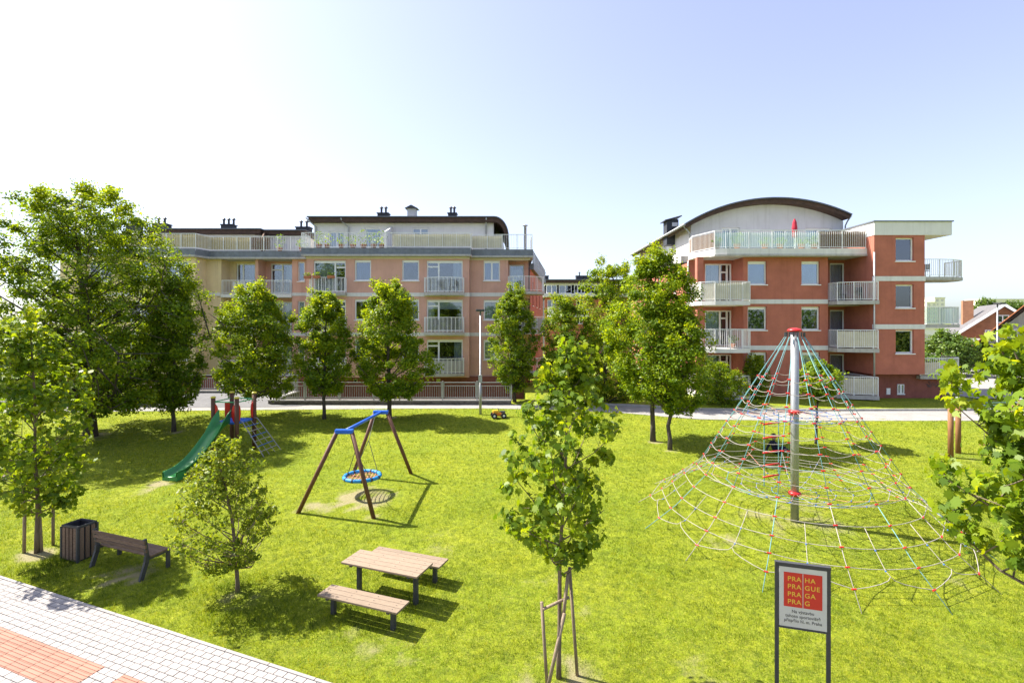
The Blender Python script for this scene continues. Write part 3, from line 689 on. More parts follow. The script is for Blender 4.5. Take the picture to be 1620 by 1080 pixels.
    MB(FW).box(.3, Lw, .4, 4, .2, zt2-.01).build('rear_core', M['interior'], b)
    railing(b, FW, [(0, -.2), (Lw, -.2)], zt2+.45, 1.05, 'grey_metal', .3)
    return b
left_block()

# ------------------------------------------------------------------ terracotta block with the barrel roof on the right
def right_block():
    D = 33.0; b = empty('apartment_house', (X(1290, D), D, 1.25), 0, 'terracotta apartment house with barrel roof, roof terrace and boxy right bay', 'building')
    F = FR((0, D), (1, 0)); z0 = 1.2
    zt = Z(406, D); xl, x1, x2, xr = X(1103, D), X(1176, D), X(1310, D), X(1383, 31.7)
    fl = [(Z(477,D), 413, 450), (Z(550,D), 485, 522), (Z(621,D), 557, 594)]
    # main front
    hs = [(X(a,D), X(c,D), Z(yb,D), Z(yt,D)) for zf, yt, yb in fl for a, c in ((1183,1213),(1268,1297))]
    wall(F, x1, x2, z0, zt, hs, .45).build('wall', M['plaster_red'], b)
    for i, q in enumerate(hs): window(b, F, *q, curtain=('curtain_white',0,.55) if i == 4 else None, blind=1.0 if i < 2 else .5 if i == 5 else 0, dp=.14, fw=.085, box=True)
    for y0, y1 in ((473.5,480.5),(546.5,553.5)): MB(F).box(x1-.02, x2-.02, -.035, .1, Z(y1,D), Z(y0,D)).build('band', M['band_white'], b)
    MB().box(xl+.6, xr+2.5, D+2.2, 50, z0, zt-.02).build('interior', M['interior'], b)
    # left flank (sunlit) with slit windows
    FS = FR((xl, 51), (0, -1)); hf = [(51-a-.9, 51-a, zf+.7, zf+2.3) for zf in (7.4, 4.4, 1.6) for a in (37.2, 41, 45)]
    wall(FS, 0, 51-D-1.9, z0, zt-.2, hf, .3).build('wall', M['plaster_red'], b)
    for q in hf: window(b, FS, *q)
    # open corner loggia with round balconies
    FB = FR((0, D+1.6), (1, 0))
    for k, (zf, yt, yb) in enumerate(fl):
        zc = zt-.02 if k == 0 else fl[k-1][0]-.28
        zf2 = zf-.02
        wall(FB, xl, x1+.05, zf2, zc, [(xl+1.1, x1-.06, zf2+.06, zc-.25)], .3).build('loggia_wall', M['plaster_red'], b)
        window(b, FB, xl+1.1, x1-.06, zf2+.06, zc-.25, (.58,.84), (.6,.84,.78), ('curtain_white',0,.55), sill=False, name='balcony_door')
        MB().box(xl+.02, xl+.42, D+.05, D+.45, zf2, zc).build('pillar', M['plaster_red'], b)
        MB().box(x1, x1+.01, D+.45, D+1.6, zf2, zc).build('loggia_wall', M['plaster_red'], b)
        MB().box(xl+.03, x1+.0, D+.02, D+1.6, zc, zc+.018).build('loggia_ceiling', M['cream'], b)
        pts = [(xl-.15, 1.6), (xl-.2, .2), (xl+.0, -.75), (xl+.7, -1.2), (xl+1.6, -1.3), (xl+2.4, -1.25), (x1-.02, -1.0), (x1-.02, -.0), (x1-.02, 1.6)]
        balcony(b, F, pts, zf+.0, .26, 1.2, 'cloth_cream' if k == 0 else None, 'band_white', (.06,1.12))
    # loggia bay beside the boxy block
    FB2 = FR((0, D+1.5), (1, 0)); xe = xr+.02
    for k, (zf, yt, yb) in enumerate(fl):
        zc = zt-.02 if k == 0 else fl[k-1][0]-.28
        u0, u1 = X(1313,34.5), X(1357,34.5)
        wall(FB2, x2-.02, xe+.3, zf, zc, [(u0, u1, zf+.04, zc-.22)], .3).build('loggia_wall', M['plaster_red'], b)
        window(b, FB2, u0, u1, zf+.04, zc-.22, (.52,), None, ('curtain_white',0,.5), sill=False, name='balcony_door')
        MB().box(x2+.005, xe-.01, D+.01, D+1.5, zc, zc+.018).build('loggia_ceiling', M['cream'], b)
        pts = [(x2+.02, 1.5), (x2+.02, -.8), (x2+.5, -1.25), (x2+1.4, -1.55), (x2+2.3, -1.6), (xe+.0, -1.45), (xe+.02, -1.31), (xe+.02, 1.5)]
        pts = [(x2+.02, 1.5), (x2+.02, -.9), (x2+.8, -1.35), (x2+1.8, -1.62), (xe+.02, -1.7), (xe+.02, 1.5)]
        balcony(b, F, pts, zf+.02, .24, 1.14, 'cloth_cream' if k else None, 'concrete', (.06,1.05))
    pipe(b, [(xr-.08, D-.12-1.3, zt+.1), (xr-.08, D-1.42, z0)], .05)
    # boxy bay to the right
    D2 = 31.7; F2 = FR((0, D2), (1, 0)); xq = X(1463, D2); zr0, zr1 = Z(372, D2), Z(350, D2); zb = Z(592, D2)
    h2 = [(X(1417,D2), X(1446,D2), Z(yt+37,D2), Z(yt,D2)) for yt in (376,450,522)]
    wall(F2, xr, xq, zb, zr0, h2, .35).build('wall', M['plaster_red'], b)
    for i, q in enumerate(h2): window(b, F2, *q, curtain=None, blind=.0, dp=.14, fw=.085)
    MB().box(xr, xr+.3, D2+.36, 40, zb, zr0).build('wall', M['plaster_red'], b); MB().box(xq-.3, xq, D2+.36, 40, zb, zr0).build('wall', M['plaster_red'], b)
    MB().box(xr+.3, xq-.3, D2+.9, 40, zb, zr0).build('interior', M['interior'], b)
    for y0, y1 in ((437,444.5),(513,520.5)): MB(F2).box(xr-.05, xq+.03, -.035, .1, Z(y1,D2), Z(y0,D2)).build('band', M['band_white'], b)
    MB().box(xr-.03, X(1505,D2), D2-.05, 39.5, zr0, zr1-.04).build('roof_box', M['plaster_white'], b)
    MB().box(xr-.1, X(1505,D2)+.07, D2-.12, 39.6, zr1-.04, zr1+.03).build('roof_edge', M['zinc'], b)
    MB().box(xr+.35, X(1497,32.4), 32.4, 40, z0-.1, zb+.0).build('plinth', M['plaster_base'], b)
    FPl = FR((0, 32.4), (1, 0)); u = X(1419, 32.4)
    o = window(b, FPl, u, u+.42, 1.5, 2.1, (.5,), fw=.05, dp=-.06, name='cellar_window')
    MB(FPl).box(X(1402,32.4), X(1408,32.4), -.04, .03, 1.45, 1.85).build('meter_box', M['white_frame'], b)
    rg = random.Random(9)
    for k in range(7):                               # sprayed scribbles on the plinth
        cx, cz = X(1478,32.4)+rg.uniform(-.35,.45), 2.0+rg.uniform(-.18,.25); pts = [(cx+.13*math.sin(2.1*t+k)*(1+.3*math.sin(5*t)), 32.396, cz+.10*math.cos(3.3*t+1.3*k)) for t in [i*.32 for i in range(9)]]
        MB().tube(pts, .012, 4).build('graffiti', M['sign_ink'], b)
    # side balconies reaching out to the right
    for k, (py, scr) in enumerate(((438, None), (513, 'milk_glass'), (594, 'cream'))):
        zf = Z(py, 32.2); a = xq+.01; e = X(1541, 32.2) if k == 0 else X(1536, 32.2)
        pts = [(a, .9), (a, .35), (a+1.2, .30), (a+2.2, .45), (e-.35, .9), (e, 1.7), (e-.05, 2.6), (a, 3.0)]
        FQ = FR((0, D2), (1, 0)); sl = MB(FQ).prism(pts, zf-.2, zf).build('balcony', M['concrete'], b)
        inn = [(a+.03, .42), (a+1.2, .37), (a+2.2, .52), (e-.38, .97), (e-.07, 1.7), (e-.12, 2.55)]
        railing(sl, FQ, inn, zf, 1.1, 'white_metal')
        if scr: screen(sl, FQ, inn[:4], zf+.05, zf+(1.05 if k == 1 else .85), scr, .03)
    # roof terrace
    zf = Z(394, 32.7); zs = Z(406, 32.7)
    plan = [(xl+.45, 36.0), (xl+.2, 34.7), (X(1129,32.7), 32.55), (X(1145,32.7), 32.3), (xr+.0, 32.3), (xr+.0, 36.0)]
    MB().prism(plan, zs, zs+.12).build('cornice', M['concrete'], b); MB().prism([(p[0]+.05, p[1]+.04) for p in plan], zs+.12, zf).build('terrace_edge', M['band_white'], b)
    MB().box(xl-.05, xr, 36.0, 51, zs, zf).build('deck', M['concrete'], b)
    rl = [(xl+.5, 35.9), (xl+.29, 34.75), (X(1129,32.7)+.06, 32.65), (X(1145,32.7), 32.4), (xr-.05, 32.4)]; T = FR((0,0),(1,0))
    railing(b, T, rl, zf, 1.15, 'white_metal', .12, 'terrace_railing', 1.6)
    screen(b, T, rl[:3], zf+.05, zf+1.05, 'bamboo_dark', .05); screen(b, T, [rl[2], rl[3], (X(1290,32.7), 32.4)], zf+.05, zf+1.02, 'milk_glass', .05)
    screen(b, T, [(X(1291,32.7), 32.4), rl[4]], zf+.05, zf+1.08, 'bamboo_dark', .05)
    # penthouse under the barrel roof
    Dp = 36.0; a3 = [(X(1084,35.2), Z(353,35.2)), (X(1220,35.2), Z(312,35.2)), (X(1347,35.2), Z(338,35.2))]
    (ax, ay), (bx, by), (cx, cy) = a3; dd = 2*(ax*(by-cy)+bx*(cy-ay)+cx*(ay-by))
    ux = ((ax*ax+ay*ay)*(by-cy)+(bx*bx+by*by)*(cy-ay)+(cx*cx+cy*cy)*(ay-by))/dd; uy = ((ax*ax+ay*ay)*(cx-bx)+(bx*bx+by*by)*(ax-cx)+(cx*cx+cy*cy)*(bx-ax))/dd
    rr = math.hypot(ax-ux, ay-uy)-.34; t0, t1 = math.atan2(ay-uy, ax-ux), math.atan2(cy-uy, cx-ux); n = 28
    def arc(rad, e0=0, e1=0): return [(ux+rad*math.cos(t0+e0+(t1+e1-t0-e0)*i/n), uy+rad*math.sin(t0+e0+(t1+e1-t0-e0)*i/n)) for i in range(n+1)]
    pl, pr = X(1093, Dp), X(1334, Dp); zi = [q for q in arc(rr-.0) if pl+.05 < q[0] < pr-.05]
    def az(x): return uy+math.sqrt(rr*rr-(x-ux)**2)
    FP = FR((0, Dp), (1, 0)); zl = min(az(pl), az(pr))-.05
    hp = [(X(1142,Dp), X(1170,Dp), zf+.05, Z(360,Dp)), (X(1224,Dp), X(1262,Dp), zf+.05, Z(363,Dp)), (X(1274,Dp), X(1316,Dp), zf+.05, Z(361,Dp))]
    wall(FP, pl, pr, zf, zl, hp, .3).build('penthouse_wall', M['plaster_grey'], b)
    for q in hp: window(b, FP, *q, (.5,), None, ('curtain_white',.0,.4), sill=False, name='balcony_door')
    ga = [(pl, zl), (pl, az(pl))]+zi+[(pr, az(pr)), (pr, zl)]
    MB().extr(ga, Dp, Dp+.3).build('gable', M['plaster_grey'], b)
    MB().box(pl, pl+.3, Dp+.31, 50.5, zs-.2, az(pl)-.02).build('penthouse_wall', M['plaster_white'], b)
    MB().box(pr-.3, pr, Dp+.31, 50.5, zf, az(pr)-.02).build('penthouse_wall', M['plaster_white'], b)
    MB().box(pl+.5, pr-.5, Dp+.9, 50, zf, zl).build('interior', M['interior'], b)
    MB().box(pl-.03, pl-.001, 40.3, 41.6, 10.6, 12.6).build('window', M['white_frame'], b)
    ov = .05/rr
    rf = MB().extr(arc(rr, ov, -ov)+arc(rr+.25, ov, -ov)[::-1], Dp-.75, 51).build('roof', M['brown_fascia'], b)
    MB().extr(arc(rr+.255, ov*1.2, -ov*1.2)+arc(rr+.34, ov*1.2, -ov*1.2)[::-1], Dp-.85, 51.1).build('roof_sheet', M['roof_metal'], rf)
    el = arc(rr+.25, ov*1.3, 0)[0]
    pipe(b, [(el[0]-.08, Dp-.9, el[1]), (el[0]-.08, 51, el[1])], .08, 'grey_metal', 'gutter')
    pipe(b, [(el[0]-.06, Dp-.6, el[1]-.03), (pl-.1, Dp-.1, el[1]-.5), (pl-.1, Dp-.12, zf+.1), (xl-.1, D+1.4, zs-.2), (xl-.08, D+1.45, z0)], .05)
    er = arc(rr+.25, 0, -ov*1.3)[-1]; pipe(b, [(er[0]+.05, Dp-.7, er[1]), (er[0]-.1, Dp-.5, er[1]-.35), (pr+.08, Dp-.1, er[1]-.6), (pr+.08, Dp-.1, zf)], .05)
    x8 = X(1061, 40); o = MB().box(x8-.45, x8+.45, 39.5, 40.4, 12.0, 13.95).build('chimney', M['chimney_dark'], b); MB().add([(x8-.65,39.3,13.8),(x8+.65,39.3,14.15),(x8+.65,40.6,14.15),(x8-.65,40.6,13.8),(x8-.65,39.3,13.88),(x8+.65,39.3,14.23),(x8+.65,40.6,14.23),(x8-.65,40.6,13.88)], [(0,3,2,1),(4,5,6,7),(0,1,5,4),(1,2,6,5),(2,3,7,6),(3,0,4,7)]).build('cap', M['dark_metal'], o)
    MB().box(x8-.05, x8+.38, 39.46, 39.5, 13.4, 13.7).build('vent', M['plaster_grey'], o)
    return zf
ZTR = right_block()
# ------------------------------------------------------------------ building seen in the gap, houses and blocks far right
def gap_block():
    D = 75.0; F = FR((0, D), (1, 0)); xa, xb = X(862, D), X(1000, D); b = empty('rear_apartment_block', (X(900, D), D, 1.25), 0, 'distant red apartment block with glazed top floor seen between the two near blocks', 'building')
    zt = Z(470, D); hs = [(X(866,D), X(880,D), Z(488,D), Z(474,D)), (X(912,D), X(922,D), Z(488,D), Z(473,D)), (X(866,D), X(880,D), Z(512,D), Z(500,D)), (X(912,D), X(922,D), Z(512,D), Z(500,D))]
    wall(F, xa, xb, 1.2, zt, hs, .3).build('wall', M['plaster_red'], b)
    for q in hs: window(b, F, *q, (.5,))
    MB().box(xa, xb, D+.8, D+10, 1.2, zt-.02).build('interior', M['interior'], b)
    MB().box(xa-.3, xb+.3, D-.9, D+10, zt, zt+.5).build('slab', M['band_white'], b)
    for a, c in ((864,881),(884,904),(908,925),(929,946)):
        q = (X(a,D), X(c,D), zt+.55, Z(451,D)); window(b, FR((0,D-.3),(1,0)), *q, (.5,) if a < 900 else (.33,.66), sill=False)
    zw = Z(451, D); MB().box(xa, xb, D-.35, D+10, zw, zw+1.2 if False else Z(448,D)).build('lintel', M['band_white'], b)
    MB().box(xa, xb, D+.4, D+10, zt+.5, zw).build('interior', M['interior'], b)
    MB().box(xa-.2, xb, D-.8, D+10, Z(448,D), Z(444,D)).build('roof', M['brown_fascia'], b); MB().box(xa-.3, xb, D-.9, D+10.1, Z(444,D), Z(442.5,D)).build('roof_sheet', M['roof_metal'], b)
    balcony(b, F, bow(X(866,D), X(892,D), 1.0, .5), Z(498,D), .3, 1.05, 'cloth_white', 'band_white')
    balcony(b, F, bow(X(908,D), X(930,D), 1.0, .5), Z(498,D), .3, 1.05, None, 'band_white')
    for px, n in ((864,1),(921,1),(934,1)): cowl_chimney(b, X(px,D), D+3, Z(443,D), 1.1, 1.0, .9, n)
gap_block()
def gable_house():
    D = 58.0; b = empty('brick_house', (X(1586, D), D, 1.25), R(-32), 'brown brick gable house with grey roof far right behind the hedge', 'house')
    hw, ze, za = 4.4, 3.0, 6.6; ov = .9; sl = (za-ze)/hw
    MB().extr([(-hw,-.1),(hw,-.1),(hw,ze),(0,za),(-hw,ze)], 0, 10).build('wall', M['brick_house'], b, local=True)
    for s in (-1, 1):
        p, q = (s*(hw+ov), ze-ov*sl+.03), (0, za+.03)
        MB().extr([p, q, (q[0], q[1]+.25), (p[0], p[1]+.25)], -.8, 10.6).build('roof', M['roof_tile_grey'], b, local=True)
        MB().extr([(p[0]*1.0, p[1]-.06), (q[0], q[1]-.06), (q[0], q[1]+.27), (p[0], p[1]+.27)], -.95, -.81).build('verge', M['white_frame'], b, local=True)
    MB().box(-2.9,-1.9,3.2,4.2,4.4,7.4).build('chimney', M['brick_house'], b, local=True)
    F = FR((0, -.02), (1, 0)); b2 = b
    def lw(u0, u1, w0, w1, m=()):
        mb = MB(); mb.box(u0,u0+.1,-.08,-.01,w0,w1).box(u1-.1,u1,-.08,-.01,w0,w1).box(u0+.1,u1-.1,-.08,-.01,w0,w0+.1).box(u0+.1,u1-.1,-.08,-.01,w1-.1,w1)
        for t in m: c = u0+(u1-u0)*t; mb.box(c-.05,c+.05,-.085,-.01,w0+.1,w1-.1)
        o = mb.build('window', M['white_frame'], b, local=True); MB().box(u0+.09,u1-.09,-.05,-.04,w0+.09,w1-.09).build('pane', M['glass'], o, local=True); MB().box(u0+.05,u1-.05,-.03,-.005,w0+.05,w1-.05).build('curtain', M['interior'], o, local=True)  # the curtain sheet is a dark backing, the unlit room put into colour
    lw(-.55,.55,4.7,5.6,(.5,)); lw(-1.5,-.9,2.6,3.9); lw(-.7,.2,2.2,3.9,(.5,)); lw(1.2,2.2,2.7,3.9,(.5,)); lw(-2.2,-1.2,.7,1.5); lw(.2,1.2,.7,1.6)
    o = MB().box(-3.4,3.4,-1.7,0,1.85,2.15).build('balcony', M['roof_tile_orange'], b, local=True)
    for u in (-3.4,-1.75,-.1,1.6): MB().box(u,u+1.5,-1.7,-1.58,2.16,2.95).build('parapet_panel', M['white_render'], o, local=True)
gable_house()
def white_house():
    D = 45.0; b = empty('white_house', (X(1636, D), D, 1.25), R(-50), 'white rendered house with steep brown eaves at the right picture edge', 'house')
    hw, ze, za = 3.0, 3.2, 6.4; ov = 1.0; sl = (za-ze)/hw
    MB().extr([(-hw,-.1),(hw,-.1),(hw,ze),(0,za),(-hw,ze)], 0, 4).build('wall', M['white_render'], b, local=True)
    for s in (-1, 1):
        p, q = (s*(hw+ov), ze-ov*sl+.03), (0, za+.03)
        rf = MB().extr([p, q, (q[0], q[1]+.22), (p[0], p[1]+.22)], -1.9, 4.6).build('roof', M['dark_wood'], b, local=True)
        MB().extr([(p[0], p[1]+.225), (q[0], q[1]+.225), (q[0], q[1]+.33), (p[0], p[1]+.33)], -2.0, 4.7).build('roof_tiles', M['roof_tile_orange'], rf, local=True)
    o = MB().box(-2.55,-2.1,-.05,-.005,1.7,2.9).build('window', M['dark_wood'], b, local=True)
    for z in (.9, 3.0):
        o = MB().box(-1.7,3.2,-1.5,0,z,z+.25).build('balcony', M['plaster_base'], b, local=True)
        mb = MB(); mb.box(-1.7,3.2,-1.48,-1.42,z+1.1,z+1.18)
        for i in range(33): mb.box(-1.68+i*.15,-1.65+i*.15,-1.47,-1.43,z+.25,z+1.1)
        mb.build('railing', M['white_metal'], o, local=True)
    MB().box(-1.75,-1.55,-1.6,-1.45,-.1,5.0).build('post', M['white_render'], b, local=True)
white_house()
def slab_block(px0, px1, pyt, D, label, floors, name='tower_block', mat='pale_block'):
    xa, xb = X(px0,D), X(px1,D); zt = Z(pyt,D); b = empty(name, ((xa+xb)/2, D, 1.2), 0, label, 'building'); F = FR((0,D),(1,0)); n = max(2, int((xb-xa)/6)); hs = []
    for k in range(floors):
        z1 = zt-1.2-k*(zt-2)/floors; z0 = z1-(zt-2)/floors*.5
        for i in range(n): u = xa+(xb-xa)*(i+.2)/n; hs.append((u, u+(xb-xa)/n*.55, z0, z1))
    wall(F, xa, xb, 1.0, zt, hs, .5).build('wall', M[mat], b)
    MB().box(xa, xb, D+.6, D+12, 1.0, zt).build('core', M[mat], b)
    for q in hs: MB(F).box(q[0]+.01, q[1]-.01, .25, .3, q[2]+.01, q[3]-.01).build('window', M['plaster_grey'], b)
    MB().box(xa-.4, xb+.4, D-.4, D+12.4, zt, zt+.5).build('roof', M['band_white'], b)
slab_block(1466, 1482, 478, 420, 'pale distant tower block just right of the terracotta house, left one', 6)
slab_block(1479, 1495, 471, 460, 'taller pale distant tower block just right of the terracotta house', 7)
slab_block(1455, 1508, 519, 90, 'low white flat-roofed building behind the right side balconies', 1, 'low_building', 'white_render')
slab_block(1556, 1630, 474, 300, 'long pale apartment slab on the skyline above the brick house', 4)

# ------------------------------------------------------------------ fences
def fence(name, pts, z, label, wall_h=.22, h=1.05, group='railings in front of the left block'):
    b = empty(name, (pts[0][0], pts[0][1], z), 0, label, 'fence', group)
    for a, c in zip(pts[:-1], pts[1:]):
        a = Vector((a[0], a[1], 0)); c = Vector((c[0], c[1], 0)); d = c-a; k = max(1, round(d.length/2.1)); u = d.normalized()
        if wall_h: MB().bar(a+Vector((0,0,z+wall_h/2-.15)), c+Vector((0,0,z+wall_h/2-.15)), .3, wall_h+.3).build('low_wall', M['stone_wall'], b)
        if wall_h: MB().bar(a+Vector((0,0,z+wall_h+.03)), c+Vector((0,0,z+wall_h+.03)), .36, .06).build('coping', M['kerb'], b)
        zb = z+wall_h+.06
        for i in range(k+1):
            p = a+d*(i/k); MB().box(p.x-.04, p.x+.04, p.y-.04, p.y+.04, zb-.05, zb+h+.06).build('post', M['grey_metal'], b)
            if i == k: break
            q0 = a+d*((i+.04)/k); q1 = a+d*((i+.96)/k); mb = MB()
            for hh in (.12, h-.02): mb.bar(q0+Vector((0,0,zb+hh)), q1+Vector((0,0,zb+hh)), .045, .045)
            mb.bar(q0+Vector((0,0,zb+h-.22)), q1+Vector((0,0,zb+h-.22)), .03, .03)
            for q in (q0, q1): mb.bar(q+Vector((0,0,zb+.1)), q+Vector((0,0,zb+h)), .045)
            o = mb.build('panel', M['grey_metal'], b); br = MB(); nb = int((q1-q0).length/.13)
            for j in range(1, nb): q = q0+(q1-q0)*(j/nb); br.bar(q+Vector((0,0,zb+.12)), q+Vector((0,0,zb+h-.22)), .02)
            br.build('bars', M['grey_metal'], o)
zf = 1.17
fence('railing_fence', [(-14.5,34.6),(-14.4,30.55),(X(809,30.55),30.55)], 1.115, 'long grey railing on a low stone wall in front of the pink facade')
fence('railing_fence', [(-45,30.0),(-28,30.0),(X(248,30.0),30.0)], 1.09, 'grey railing on a low wall left of the driveway, behind the big tree')
fence('railing_fence', [(-21.6,34.6),(-14.7,34.6)], 1.25, 'grey railing at the back of the shaded driveway behind the slide tower', .1)

# ------------------------------------------------------------------ trees
LEAF_OVAL = ([(0,-.5),(.2,-.25),(.26,.05),(0,.5),(-.26,.05),(-.2,-.25)], [0,.03,.05,-.06,.05,.03])
LEAF_RHOMB = ([(0,-.5),(.34,0),(0,.5),(-.34,0)], [0,.08,-.04,.08])
mp_ = [(0,-.42),(.10,-.30),(.34,-.36),(.27,-.17),(.52,-.02),(.35,.06),(.40,.30),(.20,.22),(.0,.56)]
LEAF_MAPLE = (mp_+[(-x, y) for x, y in mp_[-2:0:-1]], [.02,.03,-.06,.05,-.12,.05,-.11,.06,-.22,.06,-.11,.05,-.12,.05,-.06,.03])
def leaf_arrays(P, Nrm, size, shape, rs):
    n = len(P); pts = np.array(shape[0]); bend = np.array(shape[1]); k = len(pts)
    Nrm = Nrm/np.linalg.norm(Nrm, axis=1, keepdims=True); rv = rs.randn(n, 3); a = np.cross(Nrm, rv); a /= np.linalg.norm(a, axis=1, keepdims=True)+1e-9; b = np.cross(Nrm, a)
    flip = b[:,2] > 0; a[flip] *= -1; b[flip] *= -1                        # tips hang down
    V = P[:,None,:]+size[:,None,None]*(a[:,None,:]*pts[None,:,0,None]+b[:,None,:]*pts[None,:,1,None]+Nrm[:,None,:]*bend[None,:,None])
    return V.reshape(-1, 3), np.full(n, k), np.arange(n*k), k
def tree(name, label, px, py_base, rows, mat, nleaf, lsize, shape, trunk_r, seed, nbr=26, clump=.32, D=None, cat='tree', group=None, up=.6, leaf_parts=0, base=None, bark='bark', nsub=5, dens_in=.35, trunk_top=.92, rag=.5, nshoot=22):
    """rows: (picture row, left, right) of the crown outline at the tree's own distance"""
    rs = np.random.RandomState(seed)
    if base is None: g = G(px, py_base); d = g.y if D is None else D; bx, by = X(px, d), d; bz = gz(bx, by)
    else: bx, by = base; d = by; bz = gz(bx, by)
    rows = sorted(rows, key=lambda r: -r[0]); zs = np.array([Z(r[0], d) for r in rows]); cx = np.array([X((r[1]+r[2])/2, d) for r in rows]); rd = np.array([(r[2]-r[1])/2*d/FOC for r in rows])
    root = empty(name, (bx, by, bz), 0, label, cat, group); o3 = np.array([bx, by, bz])
    z0, z1 = zs[0], zs[-1]; H = z1-z0
    cm = float(np.interp(z0+.6*H, zs, cx))
    def ax(z): t = np.clip((z-bz)/(z0+.6*H-bz), 0, 1.3); return bx+(cm-bx)*t*t*.8
    tz = np.linspace(bz-.1, z0+H*trunk_top, 12); wob = rs.randn(12, 2)*trunk_r*.35
    tp = [(ax(z)+wob[i,0]*(i > 1), by+wob[i,1]*(i > 1), z) for i, z in enumerate(tz)]
    mb = MB(); mb.tube(tp, [trunk_r*(1.25 if i == 0 else 1.0)*(1-.9*i/11)+.012 for i in range(12)], 9)
    C = []; CW = []; SH = []
    ga = 2.39996
    for i in range(nbr):
        t = (i+.5)/nbr; t = .04+.94*t**.9; ze = z0+H*t; th = i*ga+rs.uniform(-.5, .5); rr = np.interp(ze, zs, rd)*(rs.uniform(.86, 1.15) if rs.rand() < .55 else rs.uniform(1-rag, .86))
        cxe = np.interp(ze, zs, cx); e = np.array([cxe+rr*math.cos(th), by+rr*math.sin(th), ze])
        zst = max(bz+.82*(z0-bz), ze-rr*rs.uniform(.5, .95)-.05*H); zst = min(zst, z0+H*trunk_top*.97); st = np.array([ax(zst), by, zst])
        mid = (st+e)/2+np.array([0, 0, -.06*rr])+rs.randn(3)*.06*rr
        br = trunk_r*.42*(1-.75*t)+.006; q1 = st*.25+mid*.75; mb.tube([st, mid, e], [br, br*.6, .005], 5, cap=False)
        C.append(e); CW.append(.8); C.append(mid*.35+e*.65); CW.append(.8)
        for s in range(nsub):
            f = rs.uniform(.3, 1.0); p0 = (mid+(e-mid)*max(0, f*2-1)) if f > .5 else st+(mid-st)*f*2
            off = rs.randn(3); off[2] *= .7; off /= np.linalg.norm(off)+1e-6; ln = rr*rs.uniform(.25, .55)+.1; p1 = p0+off*ln
            zc = np.clip(p1[2], z0, z1); lim = np.interp(zc, zs, rd); cc = np.interp(zc, zs, cx); dv = np.array([p1[0]-cc, p1[1]-by]); r_ = np.linalg.norm(dv)
            if r_ > lim: dv *= lim/r_*rs.uniform(.85, 1.0); p1[0], p1[1] = cc+dv[0], by+dv[1]
            p1[2] = zc; mb.tube([p0, (p0+p1)/2+rs.randn(3)*.03, p1], [br*.45, br*.3, .004], 4, cap=False); C.append(p1); CW.append(1.0)
    for i in range(nshoot):
        t = rs.uniform(.15, 1.0)**.7; ze = z0+H*t; th = rs.uniform(0, 6.283); rr = np.interp(ze, zs, rd)*rs.uniform(.6, .95); p0 = np.array([np.interp(ze, zs, cx)+rr*math.cos(th), by+rr*math.sin(th), ze])
        dv = np.array([math.cos(th)*rs.uniform(.2, .9), math.sin(th)*.5, rs.uniform(.5, 1.1)]); ln = H*rs.uniform(.03, .08)
        mb.tube([p0, p0+dv*ln*.5, p0+dv*ln], [.012, .008, .003], 4, cap=False)
        for q in (.35, .65, .95): SH.append(p0+dv*ln*q)
    mb.build('trunk', M[bark], root, smooth=True)
    C = np.array(C); CW = np.array(CW); CW = CW/CW.sum()
    pick = rs.choice(len(C), nleaf, p=CW); csz = clump*(.35+1.0*rs.rand(len(C))**1.5); dirn = rs.randn(nleaf, 3); dirn /= np.linalg.norm(dirn, axis=1, keepdims=True)
    ct0 = rs.rand(len(C)); rad = rs.rand(nleaf)**.5; P = C[pick]+dirn*(rad*csz[pick])[:,None]*np.array([1.15, 1.15, .75])
    zc = np.clip(P[:,2], z0, z1); lim = np.interp(zc, zs, rd)*(1.03+.2*np.sin(ct0[pick]*60))+.08; cc = np.interp(zc, zs, cx); dx = P[:,0]-cc; dy = P[:,1]-by; r_ = np.hypot(dx, dy)
    out = r_ > lim; sc = np.where(out, lim/np.maximum(r_, 1e-6)*rs.uniform(.8, 1, nleaf), 1); P[:,0] = cc+dx*sc; P[:,1] = by+dy*sc
    outw = np.stack((P[:,0]-cc, P[:,1]-by, (P[:,2]-(z0+z1)/2)*.6), -1); outw /= np.linalg.norm(outw, axis=1, keepdims=True)+1e-6
    Nn = dirn*.35+outw*.35+np.array([0, 0, up])+rs.randn(nleaf, 3)*.46
    size = lsize*(.65+.7*rs.rand(nleaf)); ct = rs.rand(len(C)); rnd = np.clip(.36+.5*(ct[pick]-.5)+.24*rs.randn(nleaf), .01, .99)
    if leaf_parts:
        score = (P[:,1]-by)*1.0+rs.rand(nleaf)*.25; ordr = np.argsort(score); big = ordr[:leaf_parts]; keep = np.ones(nleaf, bool); keep[big] = False
    else: keep = np.ones(nleaf, bool)
    if SH:
        SH = np.array(SH); m_ = int(nleaf*.10); pk = rs.randint(0, len(SH), m_); P2 = SH[pk]+rs.randn(m_, 3)*clump*.22
        P = np.concatenate((P, P2)); Nn = np.concatenate((Nn, rs.randn(m_, 3)*.5+np.array([0, 0, .4]))); size = np.concatenate((size, lsize*(.6+.6*rs.rand(m_)))); rnd = np.concatenate((rnd, np.clip(.6+.25*rs.randn(m_), .01, .99))); keep = np.concatenate((keep, np.ones(m_, bool)))
    V, cnt, idx, k = leaf_arrays(P[keep]-o3, Nn[keep], size[keep], shape, rs)
    cr = link_mesh('crown', poly_mesh('crown', V, cnt, idx, np.repeat(rnd[keep], k)), M[mat], root)
    cr['kind'] = 'stuff'
